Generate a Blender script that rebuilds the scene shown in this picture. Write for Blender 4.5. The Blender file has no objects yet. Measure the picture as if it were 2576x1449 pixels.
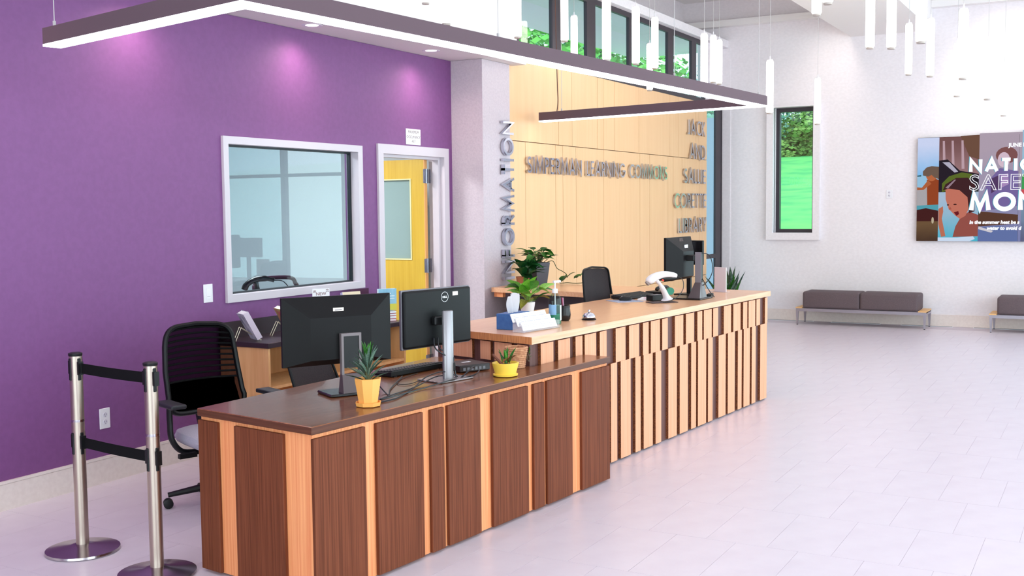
import bpy, bmesh, math, random
from mathutils import Vector, Matrix
random.seed(7)
S = bpy.context.scene
C = S.collection
PI = math.pi
R = math.radians

# ------------------------------------------------------------------ camera, world, sun, big lights, exposure
FPX = 2759.39                                    # focal length in pixels of a 2576-wide frame
YAW, PITCH, ROLL = R(28.94272), R(4.182), R(0.588295)
cam_data = bpy.data.cameras.new('camera')
cam = bpy.data.objects.new('camera', cam_data); C.objects.link(cam); S.camera = cam
fw = Vector((math.cos(YAW)*math.cos(PITCH), math.sin(YAW)*math.cos(PITCH), -math.sin(PITCH)))
rt = Vector((math.sin(YAW), -math.cos(YAW), 0)); dn = fw.cross(rt)
r2 = rt*math.cos(ROLL) + dn*math.sin(ROLL); d2 = dn*math.cos(ROLL) - rt*math.sin(ROLL)
CAMP = Vector((0, 0, 1.66))
cam.matrix_world = Matrix(((r2.x, -d2.x, -fw.x, 0), (r2.y, -d2.y, -fw.y, 0), (r2.z, -d2.z, -fw.z, 1.66), (0, 0, 0, 1)))
cam_data.sensor_width = 36.0; cam_data.lens = 36.0*FPX/2576; cam_data.clip_start = 0.05; cam_data.clip_end = 300

def project(p):
    q = Vector(p) - CAMP; w = q.dot(fw)
    return (1288 + FPX*q.dot(r2)/w, 724.5 + FPX*q.dot(d2)/w, w)

wld = bpy.data.worlds.new('sky'); S.world = wld; wld.use_nodes = True
bgn = wld.node_tree.nodes['Background']
bgn.inputs[0].default_value = (0.80, 0.91, 1.0, 1); bgn.inputs[1].default_value = 1.7

def light(name, kind, loc, rot, energy, col=(1, 1, 1), **kw):
    d = bpy.data.lights.new(name, kind); d.energy = energy; d.color = col
    for k, v in kw.items(): setattr(d, k, v)
    o = bpy.data.objects.new(name, d); C.objects.link(o); o.location = loc; o.rotation_euler = rot
    return o
light('sun', 'SUN', (-10, -10, 30), (R(38), 0, R(-55)), 1.9, (1, .95, .86), angle=R(3))
# daylight entering by the glazing of the right wall and of the front wall behind the camera
light('daylight_right', 'AREA', (16.25, -3.35, 1.95), (0, R(90), 0), 370, (.95, .95, 1), shape='RECTANGLE', size=3.3, size_y=4.6)
light('daylight_front', 'AREA', (6.0, -6.5, 2.0), (R(90), 0, 0), 660, (1, .895, .89), shape='RECTANGLE', size=15, size_y=3.4)
light('daylight_left', 'AREA', (-3.35, .2, 1.9), (0, R(-90), 0), 270, (1, .92, .88), shape='RECTANGLE', size=2.9, size_y=7.0)
light('office_ceiling_lamp', 'AREA', (6.4, 6.9, 2.88), (0, 0, 0), 95, (.93, .98, 1), shape='RECTANGLE', size=1.6, size_y=.6)

S.view_settings.view_transform = 'Standard'; S.view_settings.look = 'None'
S.view_settings.gamma = 1.0; S.view_settings.use_curve_mapping = False
S.view_settings.exposure = 0.56
S.cycles.max_bounces = 8; S.cycles.diffuse_bounces = 5; S.cycles.glossy_bounces = 4
S.cycles.transparent_max_bounces = 16; S.cycles.sample_clamp_indirect = 6.0

# ------------------------------------------------------------------ materials
def lin(c):
    if isinstance(c, str): c = tuple(int(c[i:i+2], 16) for i in (0, 2, 4))
    return tuple(((v/255)/12.92 if v/255 <= .04045 else ((v/255+.055)/1.055)**2.4) for v in c) + (1,)
MATS = {}
def M(name, col, rough=.5, metal=0.0, col2=None, scale=(8, 8, 8), detail=3, lo=.35, hi=.65, bump=0.0, emit=0.0, coat=0.0, spec=.5, trans=0.0, alpha=1.0, sheen=0.0):
    if name in MATS: return MATS[name]
    m = bpy.data.materials.new(name); m.use_nodes = True; MATS[name] = m
    nt = m.node_tree; b = nt.nodes['Principled BSDF']
    b.inputs['Base Color'].default_value = lin(col); b.inputs['Roughness'].default_value = rough
    b.inputs['Metallic'].default_value = metal; b.inputs['Specular IOR Level'].default_value = spec
    b.inputs['Coat Weight'].default_value = coat; b.inputs['Transmission Weight'].default_value = trans
    b.inputs['Alpha'].default_value = alpha; b.inputs['Sheen Weight'].default_value = sheen
    if emit:
        b.inputs['Emission Color'].default_value = lin(col); b.inputs['Emission Strength'].default_value = emit
    if col2 is not None or bump:
        tc = nt.nodes.new('ShaderNodeTexCoord'); mp = nt.nodes.new('ShaderNodeMapping')
        mp.inputs['Scale'].default_value = scale
        nz = nt.nodes.new('ShaderNodeTexNoise'); nz.inputs['Scale'].default_value = 1.0; nz.inputs['Detail'].default_value = detail
        nt.links.new(tc.outputs['Object'], mp.inputs['Vector']); nt.links.new(mp.outputs['Vector'], nz.inputs['Vector'])
        if col2 is not None:
            rp = nt.nodes.new('ShaderNodeValToRGB'); e = rp.color_ramp.elements
            e[0].position = lo; e[0].color = lin(col); e[1].position = hi; e[1].color = lin(col2)
            nt.links.new(nz.outputs['Fac'], rp.inputs['Fac']); nt.links.new(rp.outputs['Color'], b.inputs['Base Color'])
        if bump:
            bp = nt.nodes.new('ShaderNodeBump'); bp.inputs['Strength'].default_value = bump; bp.inputs['Distance'].default_value = .01
            nt.links.new(nz.outputs['Fac'], bp.inputs['Height']); nt.links.new(bp.outputs['Normal'], b.inputs['Normal'])
    return m
def glass(name, tint, ior=1.5, rough=0.0):
    if name in MATS: return MATS[name]
    m = bpy.data.materials.new(name); m.use_nodes = True; MATS[name] = m; nt = m.node_tree
    nt.nodes.remove(nt.nodes['Principled BSDF']); out = nt.nodes['Material Output']
    t = nt.nodes.new('ShaderNodeBsdfTransparent'); t.inputs[0].default_value = lin(tint)
    g = nt.nodes.new('ShaderNodeBsdfGlossy'); g.inputs['Roughness'].default_value = rough
    f = nt.nodes.new('ShaderNodeFresnel'); f.inputs['IOR'].default_value = ior
    x = nt.nodes.new('ShaderNodeMixShader')
    ge = nt.nodes.new('ShaderNodeNewGeometry'); mu = nt.nodes.new('ShaderNodeMath'); mu.operation = 'SUBTRACT'; mu.use_clamp = True   # reflect at the outer skin only
    nt.links.new(f.outputs[0], mu.inputs[0]); nt.links.new(ge.outputs['Backfacing'], mu.inputs[1])
    nt.links.new(mu.outputs[0], x.inputs[0]); nt.links.new(t.outputs[0], x.inputs[1]); nt.links.new(g.outputs[0], x.inputs[2]); nt.links.new(x.outputs[0], out.inputs[0])
    return m
def emission(name, col, strength):
    if name in MATS: return MATS[name]
    m = bpy.data.materials.new(name); m.use_nodes = True; MATS[name] = m; nt = m.node_tree
    nt.nodes.remove(nt.nodes['Principled BSDF']); e = nt.nodes.new('ShaderNodeEmission')
    e.inputs[0].default_value = lin(col); e.inputs[1].default_value = strength
    nt.links.new(e.outputs[0], nt.nodes['Material Output'].inputs[0]); return m

white_wall = M('white_wall', (238, 230, 233), .85, col2=(233, 225, 228), scale=(25, 25, 40), bump=.05)
ceil_mat = M('ceiling_paint', (236, 230, 228), .9)
purple = M('purple_paint', (124, 72, 128), .6, col2=(120, 69, 124), scale=(30, 30, 30), bump=.04)
maple = M('maple_panel', (238, 192, 144), .42, col2=(235, 187, 138), scale=(22, 22, 1.2), detail=4)
joint_dark = M('panel_joint', (96, 70, 50), .8)
black_frame = M('bronze_frame', (52, 44, 52), .45)
white_metal = M('painted_white_metal', (206, 196, 203), .45)
base_tile = M('base_tile', (234, 219, 212), .5, col2=(228, 212, 205), scale=(40, 40, 40))
tile_mat = M('floor_tile', (222, 209, 218), .32, col2=(217, 203, 213), scale=(5, 5, 5), detail=6, spec=.5)
grout = M('grout', (208, 195, 204), .7)
glass_clear = glass('window_glass', (232, 246, 248), 1.5)
glass_office = glass('office_glass', (228, 236, 239), 1.38)
chrome = M('polished_aluminium', (198, 200, 212), .2, 1.0)
steel = M('brushed_steel', (196, 180, 166), .34, 1.0, col2=(182, 166, 154), scale=(90, 90, 1.5))
steel_base = M('steel_base', (185, 178, 182), .18, 1.0)
black_plastic = M('black_plastic', (11, 11, 13), .45, spec=.35)
black_gloss = M('black_gloss_plastic', (22, 19, 22), .25)
black_fabric = M('black_mesh_fabric', (11, 11, 13), .9, spec=.2)
belt_mat = M('black_belt', (9, 8, 10), .85, spec=.2)
white_plastic = M('white_plastic', (232, 228, 232), .4)
grey_plastic = M('grey_plastic', (120, 118, 124), .45)
silver_paint = M('silver_paint', (148, 142, 146), .35, .6)
paper = M('white_paper', (240, 238, 240), .7)
ink = M('ink_grey', (90, 88, 100), .7)
cable_mat = M('black_cable', (22, 24, 30), .45)
lamp_white = emission('led_diffuser', (240, 244, 255), 3.9)
tube_white = emission('pendant_tube_glow', (255, 248, 240), 5.0)
lamp_body = M('lamp_body_charcoal', (100, 80, 88), .7, spec=.2)
cord_mat = M('thin_steel_cord', (190, 184, 184), .5)
leaf_dark = M('leaf_dark', (24, 84, 44), .35, col2=(46, 120, 58), scale=(14, 14, 14))
leaf_mid = M('leaf_mid', (52, 128, 44), .38, col2=(88, 164, 60), scale=(14, 14, 14))
leaf_light = M('leaf_light', (120, 196, 60), .4, col2=(176, 222, 110), scale=(18, 18, 18))
leaf_olive = M('leaf_olive', (128, 126, 30), .45, col2=(186, 178, 84), scale=(20, 20, 20))
leaf_agave = M('leaf_bluegreen', (82, 108, 96), .5, col2=(126, 156, 132), scale=(20, 20, 20))
stem_mat = M('stem_brown', (86, 84, 48), .6)
soil = M('soil', (58, 42, 32), .95, col2=(92, 70, 52), scale=(90, 90, 90), bump=.4)

# ------------------------------------------------------------------ mesh helpers
def BM(): return bmesh.new()
def quadbox(bm, pts8, mi=0):
    v = [bm.verts.new(p) for p in pts8]
    for f in ((0, 3, 2, 1), (4, 5, 6, 7), (0, 1, 5, 4), (1, 2, 6, 5), (2, 3, 7, 6), (3, 0, 4, 7)):
        bm.faces.new([v[i] for i in f]).material_index = mi
def box(bm, x0, x1, y0, y1, z0, z1, mi=0):
    quadbox(bm, [(x0, y0, z0), (x1, y0, z0), (x1, y1, z0), (x0, y1, z0), (x0, y0, z1), (x1, y0, z1), (x1, y1, z1), (x0, y1, z1)], mi)
    return bm
def prism(bm, poly, z0, z1, mi=0):
    lo = [bm.verts.new((p[0], p[1], z0)) for p in poly]; hi = [bm.verts.new((p[0], p[1], z1)) for p in poly]
    n = len(poly)
    bm.faces.new(lo[::-1]).material_index = mi; bm.faces.new(hi).material_index = mi
    for i in range(n): bm.faces.new((lo[i], lo[(i+1) % n], hi[(i+1) % n], hi[i])).material_index = mi
    return bm
def frame_of(t, up=Vector((0, 0, 1))):
    t = t.normalized()
    if abs(t.dot(up)) > .95: up = Vector((1, 0, 0))
    a = t.cross(up).normalized(); return a, a.cross(t).normalized()
def tube(bm, pts, r, n=8, mi=0, closed=False, flat=1.0, cap=True):
    pts = [Vector(p) for p in pts]; k = len(pts); rs = r if isinstance(r, (list, tuple)) else [r]*k
    rings = []; a = b = None
    for i, p in enumerate(pts):
        t = (pts[(i+1) % k] - pts[i-1]) if closed else (pts[min(i+1, k-1)] - pts[max(i-1, 0)])
        if t.length < 1e-9: t = Vector((0, 0, 1))
        t.normalize()
        if a is None: a, b = frame_of(t)
        else:
            a = (a - t*a.dot(t))
            if a.length < 1e-6: a, b = frame_of(t)
            a.normalize(); b = a.cross(t).normalized()
        rings.append([bm.verts.new(p + (a*math.cos(2*PI*j/n) + b*math.sin(2*PI*j/n)*flat)*rs[i]) for j in range(n)])
    for i in range(k if closed else k-1):
        A, B_ = rings[i], rings[(i+1) % k]
        for j in range(n): bm.faces.new((A[j], A[(j+1) % n], B_[(j+1) % n], B_[j])).material_index = mi
    if not closed and cap:
        bm.faces.new(rings[0][::-1]).material_index = mi; bm.faces.new(rings[-1]).material_index = mi
    return bm
def lathe(bm, prof, n=24, cx=0, cy=0, mi=0, sx=1, sy=1, cap=True):
    rings = [[bm.verts.new((cx + r*sx*math.cos(2*PI*j/n), cy + r*sy*math.sin(2*PI*j/n), z)) for j in range(n)] for r, z in prof]
    for A, B_ in zip(rings, rings[1:]):
        for j in range(n): bm.faces.new((A[j], A[(j+1) % n], B_[(j+1) % n], B_[j])).material_index = mi
    if cap:
        bm.faces.new(rings[0][::-1]).material_index = mi; bm.faces.new(rings[-1]).material_index = mi
    return bm
def spline(pts, n=6):
    pts = [Vector(p) for p in pts]; out = []
    for i in range(len(pts)-1):
        p0, p1, p2, p3 = pts[max(i-1, 0)], pts[i], pts[i+1], pts[min(i+2, len(pts)-1)]
        for k in range(n):
            t = k/n
            out.append(.5*((2*p1) + (p2-p0)*t + (2*p0-5*p1+4*p2-p3)*t*t + (3*p1-p0-3*p2+p3)*t**3))
    out.append(pts[-1]); return out
def bevel(bm, w, seg=2):
    bmesh.ops.bevel(bm, geom=list(bm.edges), offset=w, segments=seg, profile=.6, affect='EDGES'); return bm
def xf(bm, m): bmesh.ops.transform(bm, matrix=m, verts=bm.verts); return bm
def mesh_of(bm, mats, smooth=False):
    bmesh.ops.recalc_face_normals(bm, faces=bm.faces)
    me = bpy.data.meshes.new('mesh'); bm.to_mesh(me); bm.free()
    for m in (mats if isinstance(mats, (list, tuple)) else [mats]): me.materials.append(m)
    if smooth:
        for p in me.polygons: p.use_smooth = True
        if hasattr(me, 'set_sharp_from_angle'): me.set_sharp_from_angle(angle=R(40))
    return me
def obj(name, bm, mats, parent=None, smooth=False, loc=None, rot=None):
    me = bm if isinstance(bm, bpy.types.Mesh) else mesh_of(bm, mats, smooth)
    me.name = name
    o = bpy.data.objects.new(name, me); C.objects.link(o)
    if parent is not None: o.parent = parent
    if loc is not None: o.location = loc
    if rot is not None: o.rotation_euler = rot
    return o
def tag(o, label, cat, group=None):
    o['label'] = label; o['category'] = cat
    if group: o['group'] = group
    return o
def thing(name, label, cat, loc=(0, 0, 0), rotz=0.0, group=None):
    o = bpy.data.objects.new(name, None); C.objects.link(o); o.empty_display_size = .1
    o.location = loc; o.rotation_euler = (0, 0, rotz); return tag(o, label, cat, group)
def struct(name, bm, mats, label=None, smooth=False):
    o = obj(name, bm, mats, None, smooth); o['kind'] = 'structure'
    if label: o['label'] = label
    return o
def copy_tree(root, loc, rotz, label, group=None):
    r = root.copy(); C.objects.link(r); r.location = loc; r.rotation_euler = (0, 0, rotz); r['label'] = label
    if group: r['group'] = group
    for ch in list(root.children):
        c = ch.copy(); C.objects.link(c); c.parent = r
        for g in list(ch.children):
            d = g.copy(); C.objects.link(d); d.parent = c
    return r
def text(name, body, size, mat, parent, mtx, align='LEFT', offset=0.0, extrude=.0004, outline=0.0, shear=0.0, space=1.0):
    cu = bpy.data.curves.new('t', 'FONT'); cu.body = body; cu.size = size; cu.align_x = align; cu.offset = offset
    cu.extrude = extrude; cu.shear = shear; cu.space_character = space; cu.resolution_u = 3
    if outline: cu.fill_mode = 'NONE'; cu.extrude = 0; cu.bevel_depth = outline; cu.bevel_resolution = 0
    t = bpy.data.objects.new('t', cu); C.objects.link(t)
    dg = bpy.context.evaluated_depsgraph_get(); me = bpy.data.meshes.new_from_object(t.evaluated_get(dg))
    bpy.data.objects.remove(t); bpy.data.curves.remove(cu)
    me.transform(mtx); me.materials.clear(); me.materials.append(mat)
    return obj(name, me, mat, parent)
# upright text frames: readable from the -y side / from the -x side
FACE_MY = Matrix.Rotation(R(90), 4, 'X')
FACE_MX = Matrix(((0, 0, -1, 0), (-1, 0, 0, 0), (0, 1, 0, 0), (0, 0, 0, 1)))

# ------------------------------------------------------------------ the room shell
WY = 5.42          # face of the purple wall
YY = 5.14          # face of the maple panelled wall
EX = 15.75         # face of the right (end) wall
CZ = 4.65          # ceiling
# floor: a grout bed that carries the single tiles
floor = struct('floor', box(BM(), -3.2, EX+.02, -6.2, 5.6, -.12, -.0015), grout, 'pale grey tiled lobby floor')
box_b = BM(); TX, TY = .635, .307
box(box_b, 0, TX-.002, 0, TY-.002, -.0015, 0.0)
tile_me = mesh_of(box_b, tile_mat); tile_me.name = 'tile'
cand = []
for i in range(-6, 24):
    x0 = 5.172 + TX*(i-7)
    for k in range(-24, 28):
        y0 = 1.153 + TY*k + (TY/2 if i % 2 == 0 else 0)
        if x0 < 1.2 or x0+TX > EX+.2 or y0 > WY-.03 or y0 < -6: continue
        c = project((x0+TX/2, y0+TY/2, 0))
        inview = c[2] > .5 and -150 < c[0] < 2730 and c[1] < 1560
        cand.append((x0, y0, c[2], inview))
cand.sort(key=lambda t: (not t[3], t[2]))
for x0, y0, d, iv in cand[:300]:
    obj('tile', tile_me, None, floor, loc=(x0, y0, 0))
rest = BM()
for x0, y0, d, iv in cand[300:]:
    box(rest, x0, min(x0+TX-.002, EX), y0, min(y0+TY-.002, WY), -.0015, 0)
fld = obj('tile_field', rest, tile_mat, floor); fld['kind'] = 'stuff'
rest = BM(); box(rest, -3.2, 1.16, -6.2, 5.4, -.0015, 0); apr = obj('floor_apron', rest, tile_mat, floor)

# purple wall with openings for the office window and the door
WT = .14
WX0, WX1, WZ0, WZ1 = 5.71, 7.245, 1.045, 2.15
DX0, DX1, DZ1 = 7.53, 8.555, 2.165
b = BM()
box(b, -3.0, WX0, WY, WY+WT, 0, 3.01); box(b, WX0, WX1, WY, WY+WT, 0, WZ0); box(b, WX0, WX1, WY, WY+WT, WZ1, 3.01)
box(b, WX1, DX0, WY, WY+WT, 0, 3.01); box(b, DX0, DX1, WY, WY+WT, DZ1, 3.01); box(b, DX1, 8.69, WY, WY+WT, 0, 3.01)
struct('wall_back', b, purple, 'purple painted wall behind the desks')
b = BM(); box(b, 8.678, 9.19, 5.087, WY+WT, 0, 3.01)
struct('wall_pier', b, M('pier_plaster', (206, 192, 198), .9, col2=(198, 184, 191), scale=(60, 60, 60), bump=.25), 'white pier between purple wall and maple panels')
b = BM(); box(b, -3, 9.30, 4.965, WY+WT, 3.012, 3.06); struct('trim_1', b, ceil_mat, 'low white soffit above the purple wall')
b = BM(); box(b, -3, 9.44, YY, YY+.15, 3.06, CZ); struct('wall_upper', b, white_wall, 'white upper wall above the soffit')
b = BM(); box(b, -3, 8.66, WY-.014, WY, 0, .148); bb = struct('baseboard_back', b, base_tile, 'beige tile skirting along the purple wall')
b = BM(); box(b, -3, 7.49, WY-.018, WY, .15, .165); obj('cap_strip', b, base_tile, bb)

# maple panelled wall: each panel its own piece with a dark joint
b = BM(); box(b, 9.19, 14.99, YY+.004, YY+.1, 0, 3.10); pw = struct('wall_panelled', b, joint_dark, 'light maple panelled wall carrying the library lettering')
G = .007
def panel_row(xs, z0, z1):
    for a, c in zip(xs, xs[1:]):
        pb = BM(); box(pb, a+G/2, c-G/2, YY-.018, YY+.004, z0+G/2, z1-G/2)
        obj('panel', pb, maple, pw)
UP = [9.19, 10.3, 10.62, 11.27, 11.43, 11.75, 12.48, 13.53, 13.84, 14.51, 14.65, 14.99]
LO = [9.19, 9.56, 10.22, 10.39, 10.71, 11.43, 12.51, 12.83, 13.46, 13.65, 13.98, 14.69, 14.99]
panel_row(UP, 2.305, 3.10); panel_row(LO, .685, 2.305); panel_row([9.19, 10.22, 11.43, 12.51, 13.46, 13.98, 14.35, 14.69, 14.99], 0, .685)

# upper wall above the clerestory, its ledge, right wall, ceiling
b = BM(); box(b, 9.44, EX, 5.74, 5.86, 4.06, CZ); struct('wall_high', b, white_wall, 'white wall above the clerestory windows')
b = BM(); box(b, 9.44, EX, 5.06, 5.86, 3.955, 4.06); struct('trim_2', b, white_wall, 'white ledge over the clerestory windows')
b = BM(); box(b, 14.99, EX+.2, YY, YY+.12, 3.12, 3.955); struct('wall_corner', b, white_wall, 'white wall beside the clerestory windows')
E0, E1 = EX, EX+.2
b = BM()
H4 = (3.80, 4.37, 1.262, 3.05)                     # slot window in the end wall: y0,y1,z0,z1
GL = (-5.6, -1.15, .30, 3.45)                      # glazing further right, outside the frame
box(b, E0, E1, H4[1], YY+.13, 0, CZ); box(b, E0, E1, YY+.13, 5.86, 3.95, CZ); box(b, E0, E1, H4[0], H4[1], 0, H4[2]); box(b, E0, E1, H4[0], H4[1], H4[3], CZ)
box(b, E0, E1, GL[1], H4[0], 0, CZ); box(b, E0, E1, GL[0], GL[1], 0, GL[2]); box(b, E0, E1, GL[0], GL[1], GL[3], CZ)
box(b, E0, E1, -6.2, GL[0], 0, CZ)
struct('wall_right', b, white_wall, 'white end wall with slot window and video screen')
b = BM(); box(b, EX-.012, EX, 5.02, YY, 0, 3.95); struct('trim_3', b, white_wall, 'shallow white pilaster in the far corner')
b = BM(); box(b, EX-.14, EX, -6.2, 5.74, 4.25, 4.34); struct('trim_4', b, ceil_mat, 'white ledge high on the end wall')
b = BM(); box(b, EX-.014, EX, -6.2, 5.02, 0, .16); struct('baseboard_right', b, base_tile, 'beige tile skirting along the end wall')
b = BM(); box(b, -3.2, EX+.2, -6.3, 5.86, CZ, CZ+.1); ce = struct('ceiling', b, ceil_mat, 'white lobby ceiling')
b = BM(); box(b, 2.0, EX-.002, 2.25, 3.31, 3.97, CZ); obj('ceiling_beam', b, ceil_mat, ce)
b = BM(); box(b, -3.2, -3.0, -6.2, -3.4, 0, CZ); box(b, -3.2, -3.0, 3.8, 5.5, 0, CZ); box(b, -3.2, -3.0, -3.4, 3.8, 0, .3); box(b, -3.2, -3.0, -3.4, 3.8, 3.5, CZ); struct('wall_left', b, white_wall)
b = BM()
box(b, -3.2, EX+.2, -6.3, -6.1, 0, .3); box(b, -3.2, EX+.2, -6.3, -6.1, 3.6, CZ); box(b, -3.2, -1.4, -6.3, -6.1, .3, 3.6); box(b, 13.4, EX+.2, -6.3, -6.1, .3, 3.6)
struct('wall_front', b, white_wall)

def mullions(name, label, horizontal_axis, a0, a1, z0, z1, at, posts, rails, w=.06, d=.1, pane=glass_clear):
    """a glazed opening: outer frame, posts, rails and one pane per bay"""
    root = thing(name, label, 'window'); del root['category']; root['kind'] = 'structure'
    def bar(nm, p0, p1, q0, q1):
        m = BM()
        if horizontal_axis == 'x': box(m, p0, p1, at, at+d, q0, q1)
        else: box(m, at, at+d, p0, p1, q0, q1)
        return obj(nm, m, black_frame, root)
    bar('frame_rail', a0, a1, z0, z0+w); bar('frame_rail', a0, a1, z1-w, z1)
    bar('frame_post', a0, a0+w, z0+w, z1-w); bar('frame_post', a1-w, a1, z0+w, z1-w)
    edges = [(a0, a0+w)] + [(p-ww/2, p+ww/2) for p, ww in posts] + [(a1-w, a1)]
    for p, ww in posts: bar('mullion', p-ww/2, p+ww/2, z0+w, z1-w)
    zs = [z0+w] + list(rails) + [z1-w]
    for e, g in zip(edges, edges[1:]):
        for q in rails: bar('transom', e[1], g[0], q-.03, q+.03)
        for i, (q0, q1) in enumerate(zip(zs, zs[1:])):
            q0_ = q0 + (.03 if i else 0); q1_ = q1 - (.03 if i < len(zs)-2 else 0)
            m = BM(); mid = at+d*.55
            if horizontal_axis == 'x': box(m, e[1], g[0], mid, mid+.008, q0_, q1_)
            else: box(m, mid, mid+.008, e[1], g[0], q0_, q1_)
            obj('pane', m, pane, root)
    return root
mullions('window_2', 'clerestory window strip with dark mullions above the maple wall', 'x', 9.44, 14.99, 3.10, 3.955, YY+.005, [(10.32, .2), (11.17, .22), (12.28, .07), (13.63, .2), (14.52, .18)], [], .06, .04)
mullions('window_3', 'tall narrow dark framed window in the far corner', 'x', 14.99, EX, .05, 3.12, YY+.01, [(15.60, .26)], [.93], .03, .03)
mullions('window_5', 'large lobby glazing in the end wall', 'y', GL[0], GL[1], GL[2], GL[3], EX+.06, [(-2.6, .1), (-4.1, .1)], [2.3], .08, .1)
mullions('window_6', 'large lobby glazing behind the viewer', 'x', -1.4, 13.4, .3, 3.6, -6.28, [(k*1.85-1.4, .09) for k in range(1, 8)], [2.5], .08, .1)
mullions('window_7', 'large lobby glazing in the left wall', 'y', -3.4, 3.8, .3, 3.5, -3.15, [(-1.6, .09), (.2, .09), (2.0, .09)], [2.4], .08, .1)
# slot window in the end wall
w4 = thing('window_4', 'slot window in the end wall looking onto the lawn', 'window'); del w4['category']; w4['kind'] = 'structure'
y0, y1, z0, z1 = H4
b = BM(); sx0, sx1 = EX-.075, EX+.03
box(b, sx0, sx1, y1, y1+.095, z0-.1, z1+.02); box(b, sx0, sx1, y0-.095, y0, z0-.1, z1+.02); box(b, sx0, sx1, y0, y1, z0-.1, z0); box(b, sx0, sx1, y0, y1, z1, z1+.02)
obj('surround', b, white_wall, w4)
for a in ((y1-.05, y1, z0, z1), (y0, y0+.05, z0, z1), (y0+.05, y1-.05, z0, z0+.05), (y0+.05, y1-.05, z1-.06, z1)):
    b = BM(); box(b, EX+.10, EX+.19, *a); obj('frame_bar', b, black_frame, w4)
b = BM(); box(b, EX+.14, EX+.148, y0+.05, y1-.05, z0+.05, z1-.06); obj('pane', b, glass_clear, w4)

# office window in the purple wall
w1 = thing('window_1', 'office window with pale metal frame in the purple wall', 'window'); del w1['category']; w1['kind'] = 'structure'
fo = (5.685, 7.275, 1.02, 2.175); fi = (5.735, 7.215, 1.073, 2.122)
def ring(bm, o, i, ya, yb):
    box(bm, o[0], i[0], ya, yb, o[2], o[3]); box(bm, i[1], o[1], ya, yb, o[2], o[3]); box(bm, i[0], i[1], ya, yb, o[2], i[2]); box(bm, i[0], i[1], ya, yb, i[3], o[3])
for a in ((fo[0], fi[0], fo[2], fo[3]), (fi[1], fo[1], fo[2], fo[3]), (fi[0], fi[1], fo[2], fi[2]), (fi[0], fi[1], fi[3], fo[3])):
    b = BM(); box(b, a[0], a[1], WY-.022, WY+.10, a[2], a[3]); obj('frame_bar', b, white_metal, w1)
b = BM(); ring(b, fi, (fi[0]+.016, fi[1]-.016, fi[2]+.012, fi[3]-.014), WY+.055, WY+.085); obj('glazing_seal', b, M('rubber_seal', (18, 26, 34), .5), w1)
b = BM(); box(b, fi[0]+.002, fi[1]-.002, WY+.066, WY+.074, fi[2]+.002, fi[3]-.002); obj('pane', b, glass_office, w1)

# door: white frame, yellow leaf standing open into the office
d1 = thing('door_1', 'open yellow door with glass light in a white frame', 'door'); del d1['category']; d1['kind'] = 'structure'
for nm, a in (('jamb', (7.494, 7.568, 0, 2.205)), ('jamb', (8.515, 8.594, 0, 2.205)), ('head', (7.568, 8.515, 2.125, 2.205))):
    b = BM(); box(b, a[0], a[1], WY-.02, WY+WT+.01, a[2], a[3]); obj(nm, b, white_metal, d1)
b = BM(); box(b, 8.485, 8.515, WY+.03, WY+WT-.045, 0, 2.125); box(b, 7.568, 8.485, WY+.03, WY+WT-.045, 2.10, 2.125); obj('door_stop', b, white_metal, d1)
door_y = M('yellow_door_veneer', (222, 182, 64), .4, col2=(212, 168, 50), scale=(30, 30, 1.5), detail=5)
edge_m = M('door_edge_wood', (236, 170, 104), .5)
LX0, LX1, LY0, LY1 = 8.43, 8.474, 5.565, 6.47
ly = (5.725, 6.10); lz = (1.20, 1.925)
b = BM()
box(b, LX0, LX1, LY0+.008, ly[0], .01, 2.11); box(b, LX0, LX1, ly[1], LY1, .01, 2.11); box(b, LX0, LX1, ly[0], ly[1], .01, lz[0]); box(b, LX0, LX1, ly[0], ly[1], lz[1], 2.11)
leaf = obj('leaf', b, door_y, d1)
b = BM(); box(b, LX0, LX1, LY0, LY0+.008, .01, 2.11); obj('edge_band', b, edge_m, leaf)
b = BM(); box(b, LX0+.018, LX0+.026, ly[0], ly[1], lz[0], lz[1]); obj('lite', b, M('door_glass', (150, 172, 168), .12), leaf)
b = BM()
for a in ((ly[0]-.012, ly[1]+.012, lz[0]-.012, lz[0]), (ly[0]-.012, ly[1]+.012, lz[1], lz[1]+.012), (ly[0]-.012, ly[0], lz[0], lz[1]), (ly[1], ly[1]+.012, lz[0], lz[1])):
    box(b, LX0-.006, LX0+.002, *a)
obj('glass_bead', b, M('bead_pale', (232, 226, 170), .5), leaf)
hinge_m = M('hinge_steel', (150, 150, 162), .3, 1.0)
for hz in (1.957, 1.138, .25):
    b = BM(); box(b, 8.474, 8.487, LY0-.002, LY0+.0, hz-.063, hz+.063)
    box(b, 8.40, 8.428, LY0-.012, LY0-.006, hz-.063, hz+.063); box(b, 8.487, 8.54, LY0-.012, LY0-.006, hz-.063, hz+.063)
    lathe(b, [(.009, hz-.066), (.009, hz+.066)], 10, 8.44, LY0-.014)
    for sx in (8.41, 8.512, 8.53):
        for sz in (-.04, 0, .04): box(b, sx-.003, sx+.003, LY0-.0145, LY0-.012, hz+sz-.003, hz+sz+.003)
    obj('hinge', b, hinge_m, d1)

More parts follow.
